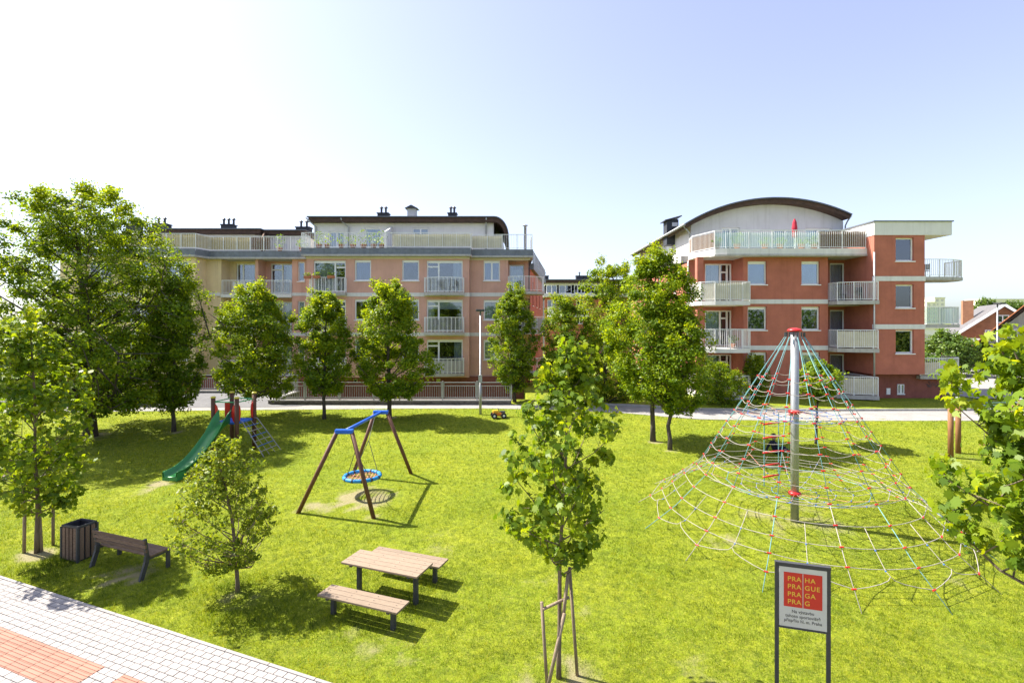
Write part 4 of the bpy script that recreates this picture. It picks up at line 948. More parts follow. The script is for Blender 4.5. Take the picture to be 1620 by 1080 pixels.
    if leaf_parts:
        var = []
        for v in range(8):
            Vv, c_, i_, k_ = leaf_arrays(np.zeros((1,3)), np.array([[0.,0.,1.]]), np.ones(1), (shape[0], [x*(.6+.12*v) for x in shape[1]]), np.random.RandomState(v))
            me = poly_mesh('leaf', np.array([(x, y, z) for (x, y), z in zip(shape[0], [q*(.5+.2*v) for q in shape[1]])]), np.array([k_]), np.arange(k_), np.full(k_, .06+.12*v)); me.materials.append(M[mat]); var.append(me)
        for q in big:
            n_ = Vector(Nn[q]).normalized(); a = n_.cross(Vector(rs.randn(3))).normalized(); b_ = n_.cross(a)
            if b_.z > 0: a = -a; b_ = -b_
            o = bpy.data.objects.new('leaf', var[min(7, int(rnd[q]*8))]); COL.objects.link(o); o.parent = cr; s = size[q]; p = P[q]-o3
            o.matrix_local = Matrix(((a.x*s,b_.x*s,n_.x*s,p[0]),(a.y*s,b_.y*s,n_.y*s,p[1]),(a.z*s,b_.z*s,n_.z*s,p[2]),(0,0,0,1)))
    return root
GT = 'trees along the lawn'
tree('broad_tree', 'big broad dark-green tree with thick trunk at the left edge of the lawn', 143, 690, [(305,95,165),(330,40,215),(380,-5,255),(440,-40,290),(500,-50,315),(560,-40,320),(605,0,300),(640,60,250)], 'leaf_dark', 78000, .129, LEAF_RHOMB, .24, 1, nbr=64, clump=.72, nsub=7, group=GT)
tree('small_tree', 'slim dark tree right beside the big broad tree', 275, 683, [(440,265,283),(480,248,298),(530,236,312),(585,232,318),(620,244,312),(640,262,298)], 'leaf_dark', 23400, .112, LEAF_RHOMB, .085, 2, nbr=28, clump=.5, group=GT)
tree('lawn_tree', 'rounded green tree directly behind the slide tower', 402, 661, [(455,385,415),(480,360,438),(520,342,462),(560,335,478),(595,338,480),(622,360,450)], 'leaf_mid', 33800, .120, LEAF_RHOMB, .11, 3, nbr=32, clump=.55, group=GT)
tree('lawn_tree', 'narrow green tree standing left of the blue swing beam', 513, 663, [(462,497,520),(490,482,540),(520,474,556),(560,470,566),(590,478,560),(617,492,535)], 'leaf_mid', 24700, .112, LEAF_RHOMB, .085, 4, nbr=28, clump=.48, group=GT)
tree('lawn_tree', 'spreading green tree directly above the blue swing beam', 616, 661, [(446,600,628),(475,578,655),(510,570,652),(545,562,682),(580,560,690),(605,575,678),(623,595,655)], 'leaf_mid', 33800, .120, LEAF_RHOMB, .11, 5, nbr=30, clump=.55, group=GT)
tree('hornbeam', 'egg-shaped light green tree in front of the pink corner loggia', 814, 0, [(455,806,824),(475,792,838),(505,782,845),(540,772,852),(570,770,852),(595,785,842),(615,803,826)], 'leaf_maple', 28600, .112, LEAF_RHOMB, .10, 6, nbr=44, clump=.40, D=31.2, group=GT)
tree('lawn_tree', 'tall leafy tree with dark straight trunk left of the rope pyramid', 1033, 697, [(396,1030,1048),(422,1006,1070),(455,980,1096),(500,962,1105),(550,955,1108),(595,968,1100),(625,1005,1070)], 'leaf_mid', 41600, .112, LEAF_RHOMB, .105, 7, nbr=38, clump=.55, group=GT)
tree('lawn_tree', 'lower tree with pale trunk nearest the rope pyramid', 1060, 711, [(478,1060,1082),(510,1035,1105),(550,1015,1122),(590,1012,1128),(620,1025,1122),(645,1050,1095)], 'leaf_mid', 23400, .103, LEAF_RHOMB, .085, 8, nbr=26, clump=.48, group=GT)
tree('lawn_tree', 'green tree behind the path, just left of the terracotta house', 958, 0, [(413,948,972),(440,925,1000),(480,912,1018),(530,905,1030),(580,905,1028),(622,922,1005),(640,940,990)], 'leaf_mid', 31200, .120, LEAF_RHOMB, .11, 9, nbr=46, clump=.48, D=31.5, group=GT)
tree('lawn_tree', 'light green tree in the gap between the two apartment blocks', 893, 0, [(465,880,905),(495,862,925),(540,850,945),(585,850,950),(625,865,930)], 'leaf_maple', 22100, .112, LEAF_RHOMB, .09, 10, nbr=36, clump=.44, D=31.0, group=GT)
tree('small_tree', 'small round-headed tree behind the rope pyramid pole', 1291, 702, [(573,1285,1302),(588,1268,1328),(603,1258,1338),(616,1266,1330),(628,1282,1310)], 'leaf_maple', 3380, .146, LEAF_RHOMB, .055, 11, nbr=16, clump=.3, group=GT)
YM = 'staked young maples'
tree('young_maple', 'young maple tied to a broken wooden frame in the foreground centre', 884, 1072, [(545,880,900),(575,868,945),(620,842,960),(655,812,992),(700,806,990),(740,806,935),(775,800,958),(800,792,945),(835,798,955),(860,840,935),(876,868,922)], 'leaf_maple', 3100, .116, LEAF_MAPLE, .030, 12, nbr=30, clump=.27, rag=.6, bark='bark_young', leaf_parts=290, nsub=4, group=YM, up=.45)
tree('young_maple', 'young maple with four stakes beside the litter bin', 58, 874, [(500,15,45),(530,-5,70),(575,-20,95),(620,-25,128),(665,-25,132),(710,-15,118),(755,-5,118),(790,25,112),(800,40,100)], 'leaf_maple', 5000, .122, LEAF_MAPLE, .04, 13, nbr=36, clump=.34, rag=.6, bark='bark_young', leaf_parts=290, nsub=4, group=YM, up=.45)
tree('young_maple', 'bright young maple leaning in from the right picture edge', 0, 0, [(540,1640,1700),(565,1560,1800),(610,1522,1850),(650,1565,1870),(690,1600,1880),(735,1560,1880),(775,1518,1870),(830,1520,1860),(870,1555,1850),(895,1590,1800)], 'leaf_maple', 4400, .125, LEAF_MAPLE, .05, 14, nbr=34, clump=.30, rag=.6, bark='bark_young', leaf_parts=290, nsub=4, base=(X(1700,5.6), 5.6), group=YM, up=.45)
tree('young_fruit_tree', 'small airy fruit tree with twiggy crown in front of the slide', 376, 936, [(692,355,372),(715,318,395),(745,300,412),(780,282,418),(810,262,428),(840,275,430),(868,298,422),(890,330,395)], 'leaf_shrub', 8000, .075, LEAF_OVAL, .035, 15, nbr=34, clump=.20, bark='bark_young', nsub=6, up=.4)
BU = 'bushes by the terracotta house'
tree('bush', 'big rounded bush in front of the lower left corner loggia', 1130, 0, [(575,1118,1142),(592,1098,1168),(612,1090,1190),(630,1088,1198),(646,1096,1196)], 'leaf_dark', 11700, .112, LEAF_RHOMB, .05, 16, nbr=34, clump=.42, D=31.0, cat='bush', group=BU)
tree('bush', 'dark upright bush against the red wall below a window', 1190, 0, [(562,1184,1200),(580,1180,1212),(605,1178,1216),(635,1182,1214)], 'leaf_dark', 5460, .103, LEAF_RHOMB, .04, 17, nbr=22, clump=.34, D=32.3, cat='bush', group=BU)
HG = 'hedges and trees by the far houses'
tree('bush', 'round green hedge bush behind the lowest side balcony', 1495, 0, [(526,1488,1506),(540,1470,1530),(560,1462,1545),(580,1462,1548)], 'leaf_far', 6000, .24, LEAF_RHOMB, .06, 18, nbr=30, clump=.8, D=46, cat='bush', group=HG)
tree('bush', 'dark hedge in front of the brick house', 1545, 0, [(540,1530,1556),(556,1515,1575),(580,1512,1580)], 'leaf_far', 5000, .24, LEAF_RHOMB, .06, 19, nbr=26, clump=.8, D=48, cat='bush', group=HG)
tree('skyline_tree', 'tree on the skyline behind the brick house roof', 1558, 0, [(474,1552,1566),(484,1545,1580),(500,1540,1585),(512,1548,1575)], 'leaf_far', 5000, .35, LEAF_RHOMB, .2, 20, nbr=26, clump=1.0, D=95, group=HG)
tree('skyline_tree', 'tree on the skyline between brick house and white house', 1602, 0, [(478,1592,1612),(488,1582,1625),(505,1580,1628),(515,1590,1620)], 'leaf_far', 5000, .35, LEAF_RHOMB, .2, 21, nbr=26, clump=1.0, D=95, group=HG)

def tree_belt():
    """row of park trees behind the viewpoint: seen only mirrored in the window panes"""
    rs = np.random.RandomState(77); n = 26000; x = rs.uniform(-75, 105, n); top = 7.5+3.0*vnoise(x, x*0, .16, 4)+1.2*vnoise(x, x*0, .7, 5); z = -1+rs.rand(n)**.8*top; P = np.stack((x, -30+rs.randn(n)*1.6, z), -1)
    V, c_, i_, k_ = leaf_arrays(P, rs.randn(n,3)*.6+np.array([0,.6,.5]), .5+.3*rs.rand(n), LEAF_RHOMB, rs)
    o = link_mesh('tree_belt', poly_mesh('tree_belt', V, c_, i_, np.repeat(rs.rand(n)*.8, k_)), M['leaf_far']); o['kind'] = 'stuff'; tag(o, 'belt of green trees behind the viewpoint mirrored in the windows', 'trees')
tree_belt()
# ================================================================== PARK FURNITURE AND PLAY EQUIPMENT
ANG = math.atan2(ED.y, ED.x)
def seat_top(root, L_, W_, z, n, t=.04, gap=.008, mat='wood_bench', name='plank'):
    w1 = (W_-gap*(n-1))/n
    me = MB().cbox(-L_/2, L_/2, -w1/2, w1/2, -t/2, t/2, .006).mesh(name); me.materials.append(M[mat]); out = []
    for i in range(n):
        o = bpy.data.objects.new(name, me); COL.objects.link(o); o.parent = root; o.location = (0, -W_/2+w1/2+i*(w1+gap), z-t/2); out.append(o)
        s = MB()
        for u in (-L_*.42, -L_*.14, L_*.14, L_*.42): s.lathe([(.009,0),(.009,.004)], (u, 0, t/2), 8)
        s.build('screw', M['dark_metal'], o, local=True)
    return out
def picnic(name, L_, W_, H_, n, loc, rz, label, cat, group):
    r = empty(name, loc, rz, label, cat, group); seat_top(r, L_, W_, H_, n)
    for s in (-1, 1):
        leg = MB().cbox(s*L_*.38-.045, s*L_*.38+.045, -.045, .045, -.15, H_-.085, .008).build('leg', M['anthracite'], r, local=True)
        MB().box(s*L_*.38-.03, s*L_*.38+.03, -W_*.46, W_*.46, H_-.085, H_-.042).build('crossbar', M['anthracite'], r, local=True)
    return r
gp = 'picnic set'
picnic('picnic_table', 1.86, .66, .74, 4, (-2.67,10.93,gz(0,10.93)), ANG, 'wooden picnic table standing between its two backless benches', 'table', gp)
picnic('picnic_bench', 1.86, .44, .46, 3, (-2.95,10.12,gz(0,10.12)), ANG, 'backless plank bench in front of the picnic table', 'bench', gp)
picnic('picnic_bench', 1.86, .44, .46, 3, (-2.39,11.74,gz(0,11.74)), ANG, 'backless plank bench half hidden behind the picnic table', 'bench', gp)
picnic('picnic_bench', 1.86, .46, .52, 3, (-17.6,16.6,gz(0,16.6)), R(14), 'plank bench cut off by the left picture edge', 'bench', gp)
# ---- bench with backrest, seen from behind
def park_bench():
    r = empty('park_bench', (-9.07,12.15,gz(0,12.15)), ANG, 'old brown slatted park bench with backrest seen from behind', 'bench'); L_ = 1.82
    for i in range(3):
        MB().cbox(-L_/2, L_/2, -.13+.155*i, .015+.155*i, .43, .465, .006).build('seat_slat', M['wood_old'], r, local=True)
    for i in range(3):
        z = .60+.105*i; y = -.215-.02*i
        MB().cbox(-L_/2, L_/2, y-.017, y+.017, z-.038, z+.038, .006).build('back_slat', M['wood_old'], r, local=True)
    for s in (-1, 1):
        x = s*(L_/2-.05)
        MB().bar((x,-.34,-.1),(x,-.20,.33),.06,.09).bar((x,-.20,.30),(x,-.185,.47),.06,.09).bar((x,-.175,.44),(x,-.235,.87),.06,.07).build('rear_leg', M['anthracite'], r, local=True)
        MB().bar((x,.31,-.1),(x,.31,.41),.06,.075).build('front_leg', M['anthracite'], r, local=True)
        MB().bar((x,-.20,.40),(x,.34,.40),.055,.05).build('seat_support', M['anthracite'], r, local=True)
park_bench()
def litter_bin():
    r = empty('litter_bin', (-10.66,12.62,gz(0,12.62)), ANG+R(4), 'brown wood-slatted litter bin with dark open top beside the bench', 'litter bin'); a, c, h = .27, .22, .84
    MB().box(-a+.02, a-.02, -c+.02, c-.02, -.05, .06).build('base', M['anthracite'], r, local=True)
    mb = MB(); 
    for x0, x1, y0, y1 in ((-a+.02,-a+.03,-c+.02,c-.02),(a-.03,a-.02,-c+.02,c-.02),(-a+.03,a-.03,-c+.02,-c+.03),(-a+.03,a-.03,c-.03,c-.02)): mb.box(x0,x1,y0,y1,.06,h-.04)
    mb.build('liner', M['dark_metal'], r, local=True)
    rim = MB()
    for x0, x1, y0, y1 in ((-a-.005,a+.005,-c-.005,-c+.05),(-a-.005,a+.005,c-.05,c+.005),(-a-.005,-a+.05,-c+.05,c-.05),(a-.05,a+.005,-c+.05,c-.05)): rim.box(x0,x1,y0,y1,h-.035,h+.005)
    rim.build('rim', M['anthracite'], r, local=True)
    for sx in (-1, 1):
        for sy in (-1, 1): MB().box(sx*a-.025, sx*a+.025, sy*c-.025, sy*c+.025, -.05, h-.037).build('corner_post', M['anthracite'], r, local=True)
    for i in range(4):
        u = -a+.085+i*(2*a-.17)/3
        for s in (-1, 1): MB().cbox(u-.045, u+.045, s*(c+.004)-.012, s*(c+.004)+.012, .03, h-.045, .005).build('slat', M['wood_old'], r, local=True)
    for i in range(3):
        u = -c+.09+i*(2*c-.18)/2
        for s in (-1, 1): MB().cbox(s*(a+.004)-.012, s*(a+.004)+.012, u-.045, u+.045, .03, h-.045, .005).build('slat', M['wood_old'], r, local=True)
litter_bin()
# ---- nest swing
def swing():
    A0, A1 = Vector((-4.91,15.0,2.81)), Vector((-4.66,18.2,2.81)); base = Vector((-4.85,16.6,gz(0,16.6)))
    r = empty('nest_swing', base, 0, 'wooden A-frame swing with blue beam and round net seat', 'swing')
    MB().tube([A0-(A1-A0)*.015, A1+(A1-A0)*.015], .052, 12).build('beam', M['blue_paint'], r, smooth=True)
    for a, fl, f2 in ((A0, (-6.41,15.18), (-3.97,14.83)), (A1, (-5.75,18.3), (-3.58,18.5))):
        MB().cbox(a.x-.27, a.x+.27, a.y-.065, a.y+.065, a.z-.065, a.z+.065, .025).build('bracket', M['blue_paint'], r)
        for f, s in ((fl,-1), (f2,1)):
            g = gz(*f)-.15; t = (a.x+s*.22, a.y, a.z-.02); d = (Vector((f[0],f[1],g))-Vector(t)); MB().tube([t, Vector(t)+d*1.03], .062, 12).build('leg', M['wood_swing'], r, smooth=True)
    c = Vector((-4.86,16.62,1.02)); Rr = .56
    ring = MB().torus(c, Rr, .062, 40, 10).build('seat_ring', M['blue_rubber'], r, smooth=True)
    net = MB()
    for i in range(-4, 5):
        o = i*.115; h = math.sqrt(max(0, Rr*Rr-o*o))
        def sag(x, y): return -.10*(1-(x*x+y*y)/(Rr*Rr))
        for k in range(8):
            s0, s1 = -h+2*h*k/8, -h+2*h*(k+1)/8
            net.bar(c+Vector((o,s0,sag(o,s0))), c+Vector((o,s1,sag(o,s1))), .016); net.bar(c+Vector((s0,o,sag(s0,o))), c+Vector((s1,o,sag(s1,o))), .016)
    net.build('seat_net', M['rope_red'], ring); wr = MB()
    for i in range(12):
        t = 2*math.pi*(i+.5)/12; p = c+Vector((Rr*math.cos(t), Rr*math.sin(t), 0)); n = Vector((-math.sin(t), math.cos(t), 0)); wr.tube([p-n*.03, p+n*.03], .068, 10)
    wr.build('ring_wrap', M['rope_dark'], ring, smooth=True)
    for a, s in ((A0+(A1-A0)*.2, -1), (A0+(A1-A0)*.8, 1)):
        top = Vector((a.x, a.y, a.z-.06)); y = Vector((c.x, (top.y*.6+(c.y+s*.45)*.4), 2.0)); MB().tube([top, y], .011, 6).build('chain', M['chain'], r)
        for q in (-1, 1): MB().tube([y, c+Vector((q*.38, s*.42, .05))], .011, 6).build('rope', M['rope_dark'], r)
swing()
# ---- slide tower
def tower():
    P = {'A':(-12.05,20.65),'B':(-11.9,21.75),'C':(-11.02,20.5),'D':(-10.85,21.55)}
    r = empty('slide_tower', (-11.45,21.1,gz(0,21.1)), 0, 'wooden play tower with green slide, blue deck and rope ladder', 'play tower'); zt = 3.02; zd = 1.98
    for k, (x, y) in P.items():
        po = MB().tube([(x,y,gz(x,y)-.1),(x,y,zt-(.06 if k in 'AC' else 0))], .085, 12).build('post', M['wood_tower'], r, smooth=True); zz = zt-(.06 if k in 'AC' else 0)
        MB().lathe([(.098,0),(.098,.04),(.06,.065)], (x,y,zz), 12).build('cap', M['yellow_cap'], po)
    ctr = Vector((-11.45,21.1)); q = [Vector(P[k])*.97+ctr*.03 for k in ('A','C','D','B')]
    MB().prism([(p.x,p.y) for p in q], zd-.06, zd).build('deck', M['blue_paint'], r)
    for a, c in (('A','C'),('C','D'),('D','B'),('B','A')):
        p, s = Vector(P[a]), Vector(P[c]); d = (s-p).normalized(); MB().tube([(*(p+d*.08),zt-.22),(*(s-d*.08),zt-.22)], .022, 8).build('top_rail', M['green_rail'], r, smooth=True)
    def grip(k, toward, z0, z1):
        p = Vector(P[k]); d = (Vector(P[toward])-p).normalized(); n = Vector((-d.y, d.x)); a = p+d*.09; mb = MB(); pr = []
        for i in range(11): t = i/10; pr.append((.02+.11*math.sin(math.pi*t)**.5, z0+(z1-z0)*t))
        vs = []
        for s in (-.015, .015):
            vs += [(a.x+n.x*s, a.y+n.y*s, z) for u, z in pr]+[(a.x+d.x*u+n.x*s, a.y+d.y*u+n.y*s, z) for u, z in pr]
        m = 11; f = []
        for i in range(m-1):
            f += [(i,i+1,m+i+1,m+i),(2*m+i,3*m+i,3*m+i+1,2*m+i+1),(m+i,m+i+1,3*m+i+1,3*m+i)]
        mb.add(vs, f).build('grip_panel', M['red_plastic'], r)
    for k, t in (('A','C'),('C','A'),('C','D'),('D','C')): grip(k, t, zd+.02, zd+.72)
    # closed red panel between B and D
    p, s = Vector(P['B']), Vector(P['A']); MB().bar((*(p*.88+s*.12),zd+.38),(*(p*.62+s*.38),zd+.38),.03,.6).build('side_panel', M['red_plastic'], r)
    # slide: trough swept along its run
    a = (Vector(P['A'])+Vector(P['C']))/2; run = [(0,zd+.02),(.22,zd-.02),(.55,zd-.22),(1.0,zd-.60),(1.5,zd-.98),(1.95,zd-1.22),(2.35,zd-1.34),(2.75,zd-1.37)]
    end = Vector((-11.95,17.75)); d = (end-a).normalized(); n = Vector((-d.y, d.x)); W_ = .25
    def sect(h, w_): return [(-w_-.03,0.0+h),(-w_-.0,h),(-w_+.02,.03),(-w_+.09,0),(0,-.01),(w_-.09,0),(w_-.02,.03),(w_,h),(w_+.03,h)]
    rows = []; rn = [(np.interp(t, [q[0] for q in run], [q[1] for q in run]), t) for t in np.linspace(0, 2.75, 34)]
    zsm = np.convolve(np.pad([z for z, t in rn], 3, 'edge'), np.ones(7)/7, 'valid')
    for i, (z, t) in enumerate(rn):
        h = .17+(.34*max(0, 1-t/.75)**1.0 if t < .75 else 0); h = h+.03*max(0, t-2.3)
        rows.append([(a.x+d.x*t+n.x*u, a.y+d.y*t+n.y*u, zsm[i]+hh) for u, hh in sect(h, W_)])
    for th, nm in ((0, 'slide'),):
        vs = [p for rw in rows for p in rw]+[(p[0], p[1], p[2]-.035) for rw in rows for p in rw]; k = 9; m = len(rows); f = []; o = k*m
        for i in range(m-1):
            for j in range(k-1): f += [(i*k+j, i*k+j+1, (i+1)*k+j+1, (i+1)*k+j), (o+i*k+j, o+(i+1)*k+j, o+(i+1)*k+j+1, o+i*k+j+1)]
            f += [(i*k, (i+1)*k, o+(i+1)*k, o+i*k), (i*k+k-1, o+i*k+k-1, o+(i+1)*k+k-1, (i+1)*k+k-1)]
        f += [tuple([(m-1)*k+j for j in range(k)]+[o+(m-1)*k+j for j in range(k-1,-1,-1)])]
        sl = MB().add(vs, f).build('slide', M['green_slide'], r, smooth=True)
    e = a+d*2.7; g = gz(e.x, e.y)
    MB().add([(e.x+d.x*q+n.x*u, e.y+d.y*q+n.y*u, z) for q in (-.35,.06) for u, z in ((-.29,g-.05),(.29,g-.05),(.29,zd-1.36+.14),(.27,zd-1.38),(-.27,zd-1.38),(-.29,zd-1.36+.14))],
             [(0,1,2,3,4,5),(11,10,9,8,7,6),(0,6,7,1),(1,7,8,2),(2,8,9,3),(3,9,10,4),(4,10,11,5),(5,11,6,0)]).build('slide_foot', M['green_slide'], sl)
    # rope ladder on the right side
    lo = [Vector((-9.92,20.45,gz(0,20.45)+.02)), Vector((-9.70,21.45,gz(0,21.45)+.02))]; up = [Vector((P['C'][0]+.1,P['C'][1]+.1,zd)), Vector((P['D'][0]+.1,P['D'][1]-.1,zd))]
    for i in (0, 1): MB().tube([up[i]+Vector((-.1,0,.06)), up[i]+Vector((.08,0,.02)), lo[i], lo[i]+Vector((.06,0,-.1))], .022, 8).build('ladder_rail', M['chain'], r, smooth=True)
    for k in range(1, 7):
        t = k/7; MB().tube([up[0]*(1-t)+lo[0]*t, up[1]*(1-t)+lo[1]*t], .016, 6).build('ladder_rope', M['rope_blue' if k % 2 else 'rope_cream'], r)
    for s in (.33, .67): MB().tube([(up[0]*(1-s)+up[1]*s), (lo[0]*(1-s)+lo[1]*s)], .012, 6).build('ladder_rope', M['rope_cream'], r)
tower()
# ---- rope pyramid
def pyramid():
    bx, by = 8.05, 14.58; g = gz(bx, by); r = empty('rope_pyramid', (bx,by,g), 0, 'tall rope climbing pyramid on a white steel pole', 'climbing net'); c = Vector((bx,by,0)); zt = 5.80
    MB().tube([(bx,by,g-.2),(bx,by,zt)], .108, 20).build('pole', M['galvanised'], r, smooth=True)
    MB().lathe([(.17,-.05),(.195,-.04),(.195,-.01),(.14,.025),(.05,.045),(.0,.05)], (bx,by,zt), 24).build('cap', M['red_plastic'], r, smooth=True)
    sk = MB(); na = 15; th = [R(161+24*i) for i in range(na)]; rs_, zs_ = 2.62, 1.74
    for t in th: sk.tube([(bx+.25*math.cos(t), by+.25*math.sin(t), zt-.20), (bx+.25*math.cos(t), by+.25*math.sin(t), zt-.08)], .02, 6)
    o = sk.build('shackles', M['dark_metal'], r); o['kind'] = 'stuff'
    def cone(z): f = (zt-.2-z)/(zt-.2-zs_); return .25+(rs_-.25)*f
    def pt(t, rad, z): return Vector((bx+rad*math.cos(t), by+rad*math.sin(t), z))
    RA = 4.38; rnd = random.Random(5); joints = MB(); blue = MB()
    def anchor(t): x, y = bx+RA*math.cos(t), by+RA*math.sin(t); return Vector((x, y, gz(x, y)-.03))
    for i, t in enumerate(th):
        s0, s1 = pt(t,.25,zt-.2), pt(t,rs_,zs_)
        MB().tube([s0, s0*.5+s1*.5-Vector((0,0,.02)), s1], .0085, 6).build('main_rope', M['rope_teal'], r, smooth=True)
        an = anchor(t); m1 = s1*.5+an*.5+Vector((0,0,-.10)); MB().tube([s1, m1, an], .0088, 6).build('anchor_rope', M['rope_teal' if i % 2 else 'rope_cream'], r, smooth=True)
    def ringrope(rad, z, mat, sagm=.07, name='ring_rope', rr=.0078, jt=True, pull=.0, sub=6, jm=joints, every=1, twist=0):
        pts = []
        for i in range(na):
            a, b_ = th[i], th[i]+R(24); p, q = pt(a+twist, rad, z), pt(b_+twist, rad, z); sg = sagm*rnd.uniform(.6, 1.3)
            for k in range(sub): f = k/sub; v = p.lerp(q, f); s = 4*f*(1-f); v = v+Vector((0,0,-sg*s)); vd = Vector((v.x-bx, v.y-by, 0)); v = v-vd*(pull*s); pts.append(v)
            if jt: jm.tube([p-(q-p).normalized()*(.045 if jm is joints else .025), p+(q-p).normalized()*(.045 if jm is joints else .025)], .020 if jm is joints else .015, 6)
        MB().tube(pts, rr, 6, closed=True).build(name, M[mat], r, smooth=True)
    z = 4.46
    while z > 1.9: ringrope(cone(z), z, 'rope_cream', .075); z -= .343
    ringrope(rs_, zs_, 'rope_cream', .04)
    for f, sg in ((.20,.04),(.40,.05),(.58,.05)):
        pts = []; 
        for i in range(na):
            t = th[i]; p = pt(t,rs_,zs_).lerp(anchor(t), f)-Vector((0,0,.10*4*f*(1-f)*.5)); q = pt(t+R(24),rs_,zs_).lerp(anchor(t+R(24)), f)-Vector((0,0,.10*4*f*(1-f)*.5))
            for k in range(6): h = k/6; pts.append(p.lerp(q, h)-Vector((0,0,sg*4*h*(1-h)))*.9)
            joints.tube([p-(q-p).normalized()*.045, p+(q-p).normalized()*.045], .019, 6)
        MB().tube(pts, .008, 6, closed=True).build('skirt_rope', M['rope_cream'], r, smooth=True)
    # scalloped outer edge and the short ropes between
    pts = []
    for i in range(na):
        t = th[i]; p = pt(t,rs_,zs_).lerp(anchor(t), .77)+Vector((0,0,-.04)); q = pt(t+R(24),rs_,zs_).lerp(anchor(t+R(24)), .77)+Vector((0,0,-.04)); tm = t+R(12); mid = pt(tm,rs_,zs_).lerp(anchor(tm), .66)+Vector((0,0,.0))
        for k in range(8):
            h = k/8; e = (1-abs(2*h-1))**1.3; pts.append(p.lerp(q, h).lerp(mid, e*.98 if e < 1 else 1))
        joints.tube([p-(q-p).normalized()*.045, p+(q-p).normalized()*.045], .020, 6)
        a1 = pt(tm,rs_*.985,zs_-.03); a2 = pt(tm,rs_,zs_).lerp(anchor(tm), .20)-Vector((0,0,.07)); a3 = pt(tm,rs_,zs_).lerp(anchor(tm), .40)-Vector((0,0,.09)); a4 = pt(tm,rs_,zs_).lerp(anchor(tm), .58)-Vector((0,0,.09))
        MB().tube([a2, a3, a4, mid], .0075, 6).build('link_rope', M['rope_cream'], r, smooth=True)
        for q_ in (a3, a4): blue.lathe([(.0,-.02),(.02,-.01),(.02,.01),(.0,.02)], q_, 6)
    MB().tube(pts, .0085, 6, closed=True).build('edge_rope', M['rope_cream'], r, smooth=True)
    # inner web from the low collar to the shoulder ring, and the upper floor
    for zc, ro, zo, n, m0 in ((1.14, rs_, zs_-.08, 5, 'rope_teal'), (3.46, cone(3.42), 3.42, 3, 'rope_blue')):
        MB().lathe([(.112,-.06),(.165,-.035),(.165,.035),(.112,.06)], (bx,by,zc), 20).build('collar', M['red_plastic'], r, smooth=True)
        for i in range(na):
            t = th[i]+R(4); MB().tube([pt(t,.16,zc), pt(t,(ro+.2)*.5,zc*.55+zo*.45-.10), pt(t,ro,zo)], .0065, 6).build('spoke_rope', M['rope_cream' if i % 3 else 'rope_red'], r, smooth=True)
        for k in range(1, n+1):
            f = k/(n+1); ringrope(.19+(ro-.19)*f, zc+(zo-zc)*f-.10*math.sin(math.pi*f), ['rope_cream','rope_teal','rope_cream'][k % 3] if n > 3 else 'rope_blue', .02, 'web_rope', .0068, True, 0, 4, blue, twist=R(4))
    o = joints.build('joint_clamps', M['red_plastic'], r); o['kind'] = 'stuff'
    o = blue.build('joint_knots', M['rope_blue'], r); o['kind'] = 'stuff'
    # hanging rung ladder left of the pole
    p0, p1 = Vector((bx-.72, by+.30, 0)), Vector((bx-.24, by+.42, 0))
    for p in (p0, p1): MB().tube([p+Vector((0,0,3.36)), p+Vector((0,0,1.25))], .013, 6).build('ladder_rope', M['rope_teal'], r)
    for z in (3.05, 2.65, 2.22, 1.85, 1.52): MB().tube([p0+Vector((-.03,0,z-.01)), p1+Vector((.03,0,z+.03))], .026, 8).build('rung', M['red_plastic'], r, smooth=True)
pyramid()
# ---- pair of posts with ropes on the right
def rope_walk():
    a, c = G(1504,723), G(1516,716); r = empty('rope_walk', a, 0, 'brown round posts carrying a thin rope at the right of the lawn', 'play equipment')
    pos = [(a, 2.28), (c, 2.24), (Vector((a.x+2.35,a.y-.15,gz(0,a.y))), 2.2), (Vector((c.x+2.45,c.y-.1,gz(0,c.y))), 2.2)]
    for p, h in pos:
        o = MB().tube([p-Vector((0,0,.2)), p+Vector((0,0,h))], .095, 14).build('post', M['wood_post'], r, smooth=True); MB().lathe([(.1,0),(.1,.025),(.05,.05)], p+Vector((0,0,h)), 14).build('cap', M['grey_metal'], o)
    def top(i, dz=-.1): return pos[i][0]+Vector((0,0,pos[i][1]+dz))
    for i, j in ((0,1),(2,3)): MB().tube([top(i), top(j)], .025, 8).build('crossbar', M['galvanised'], r)
    for i, j in ((0,2),(1,3)):
        m = (top(i)+top(j))/2-Vector((0,0,.06)); MB().tube([top(i), m, top(j)], .012, 6).build('rope', M['rope_teal'], r)
    p = (pos[1][0]+pos[3][0])*.5; 
    for q in (.42, .5): b_ = pos[1][0].lerp(pos[3][0], q); MB().tube([top(1).lerp(top(3), q), b_+Vector((0,0,.35))], .009, 6).build('chain', M['chain'], r)
    b_ = pos[1][0].lerp(pos[3][0], .46); MB().box(b_.x-.25, b_.x+.25, b_.y-.07, b_.y+.07, b_.z+.33, b_.z+.36).build('swing_board', M['wood_post'], r)
rope_walk()
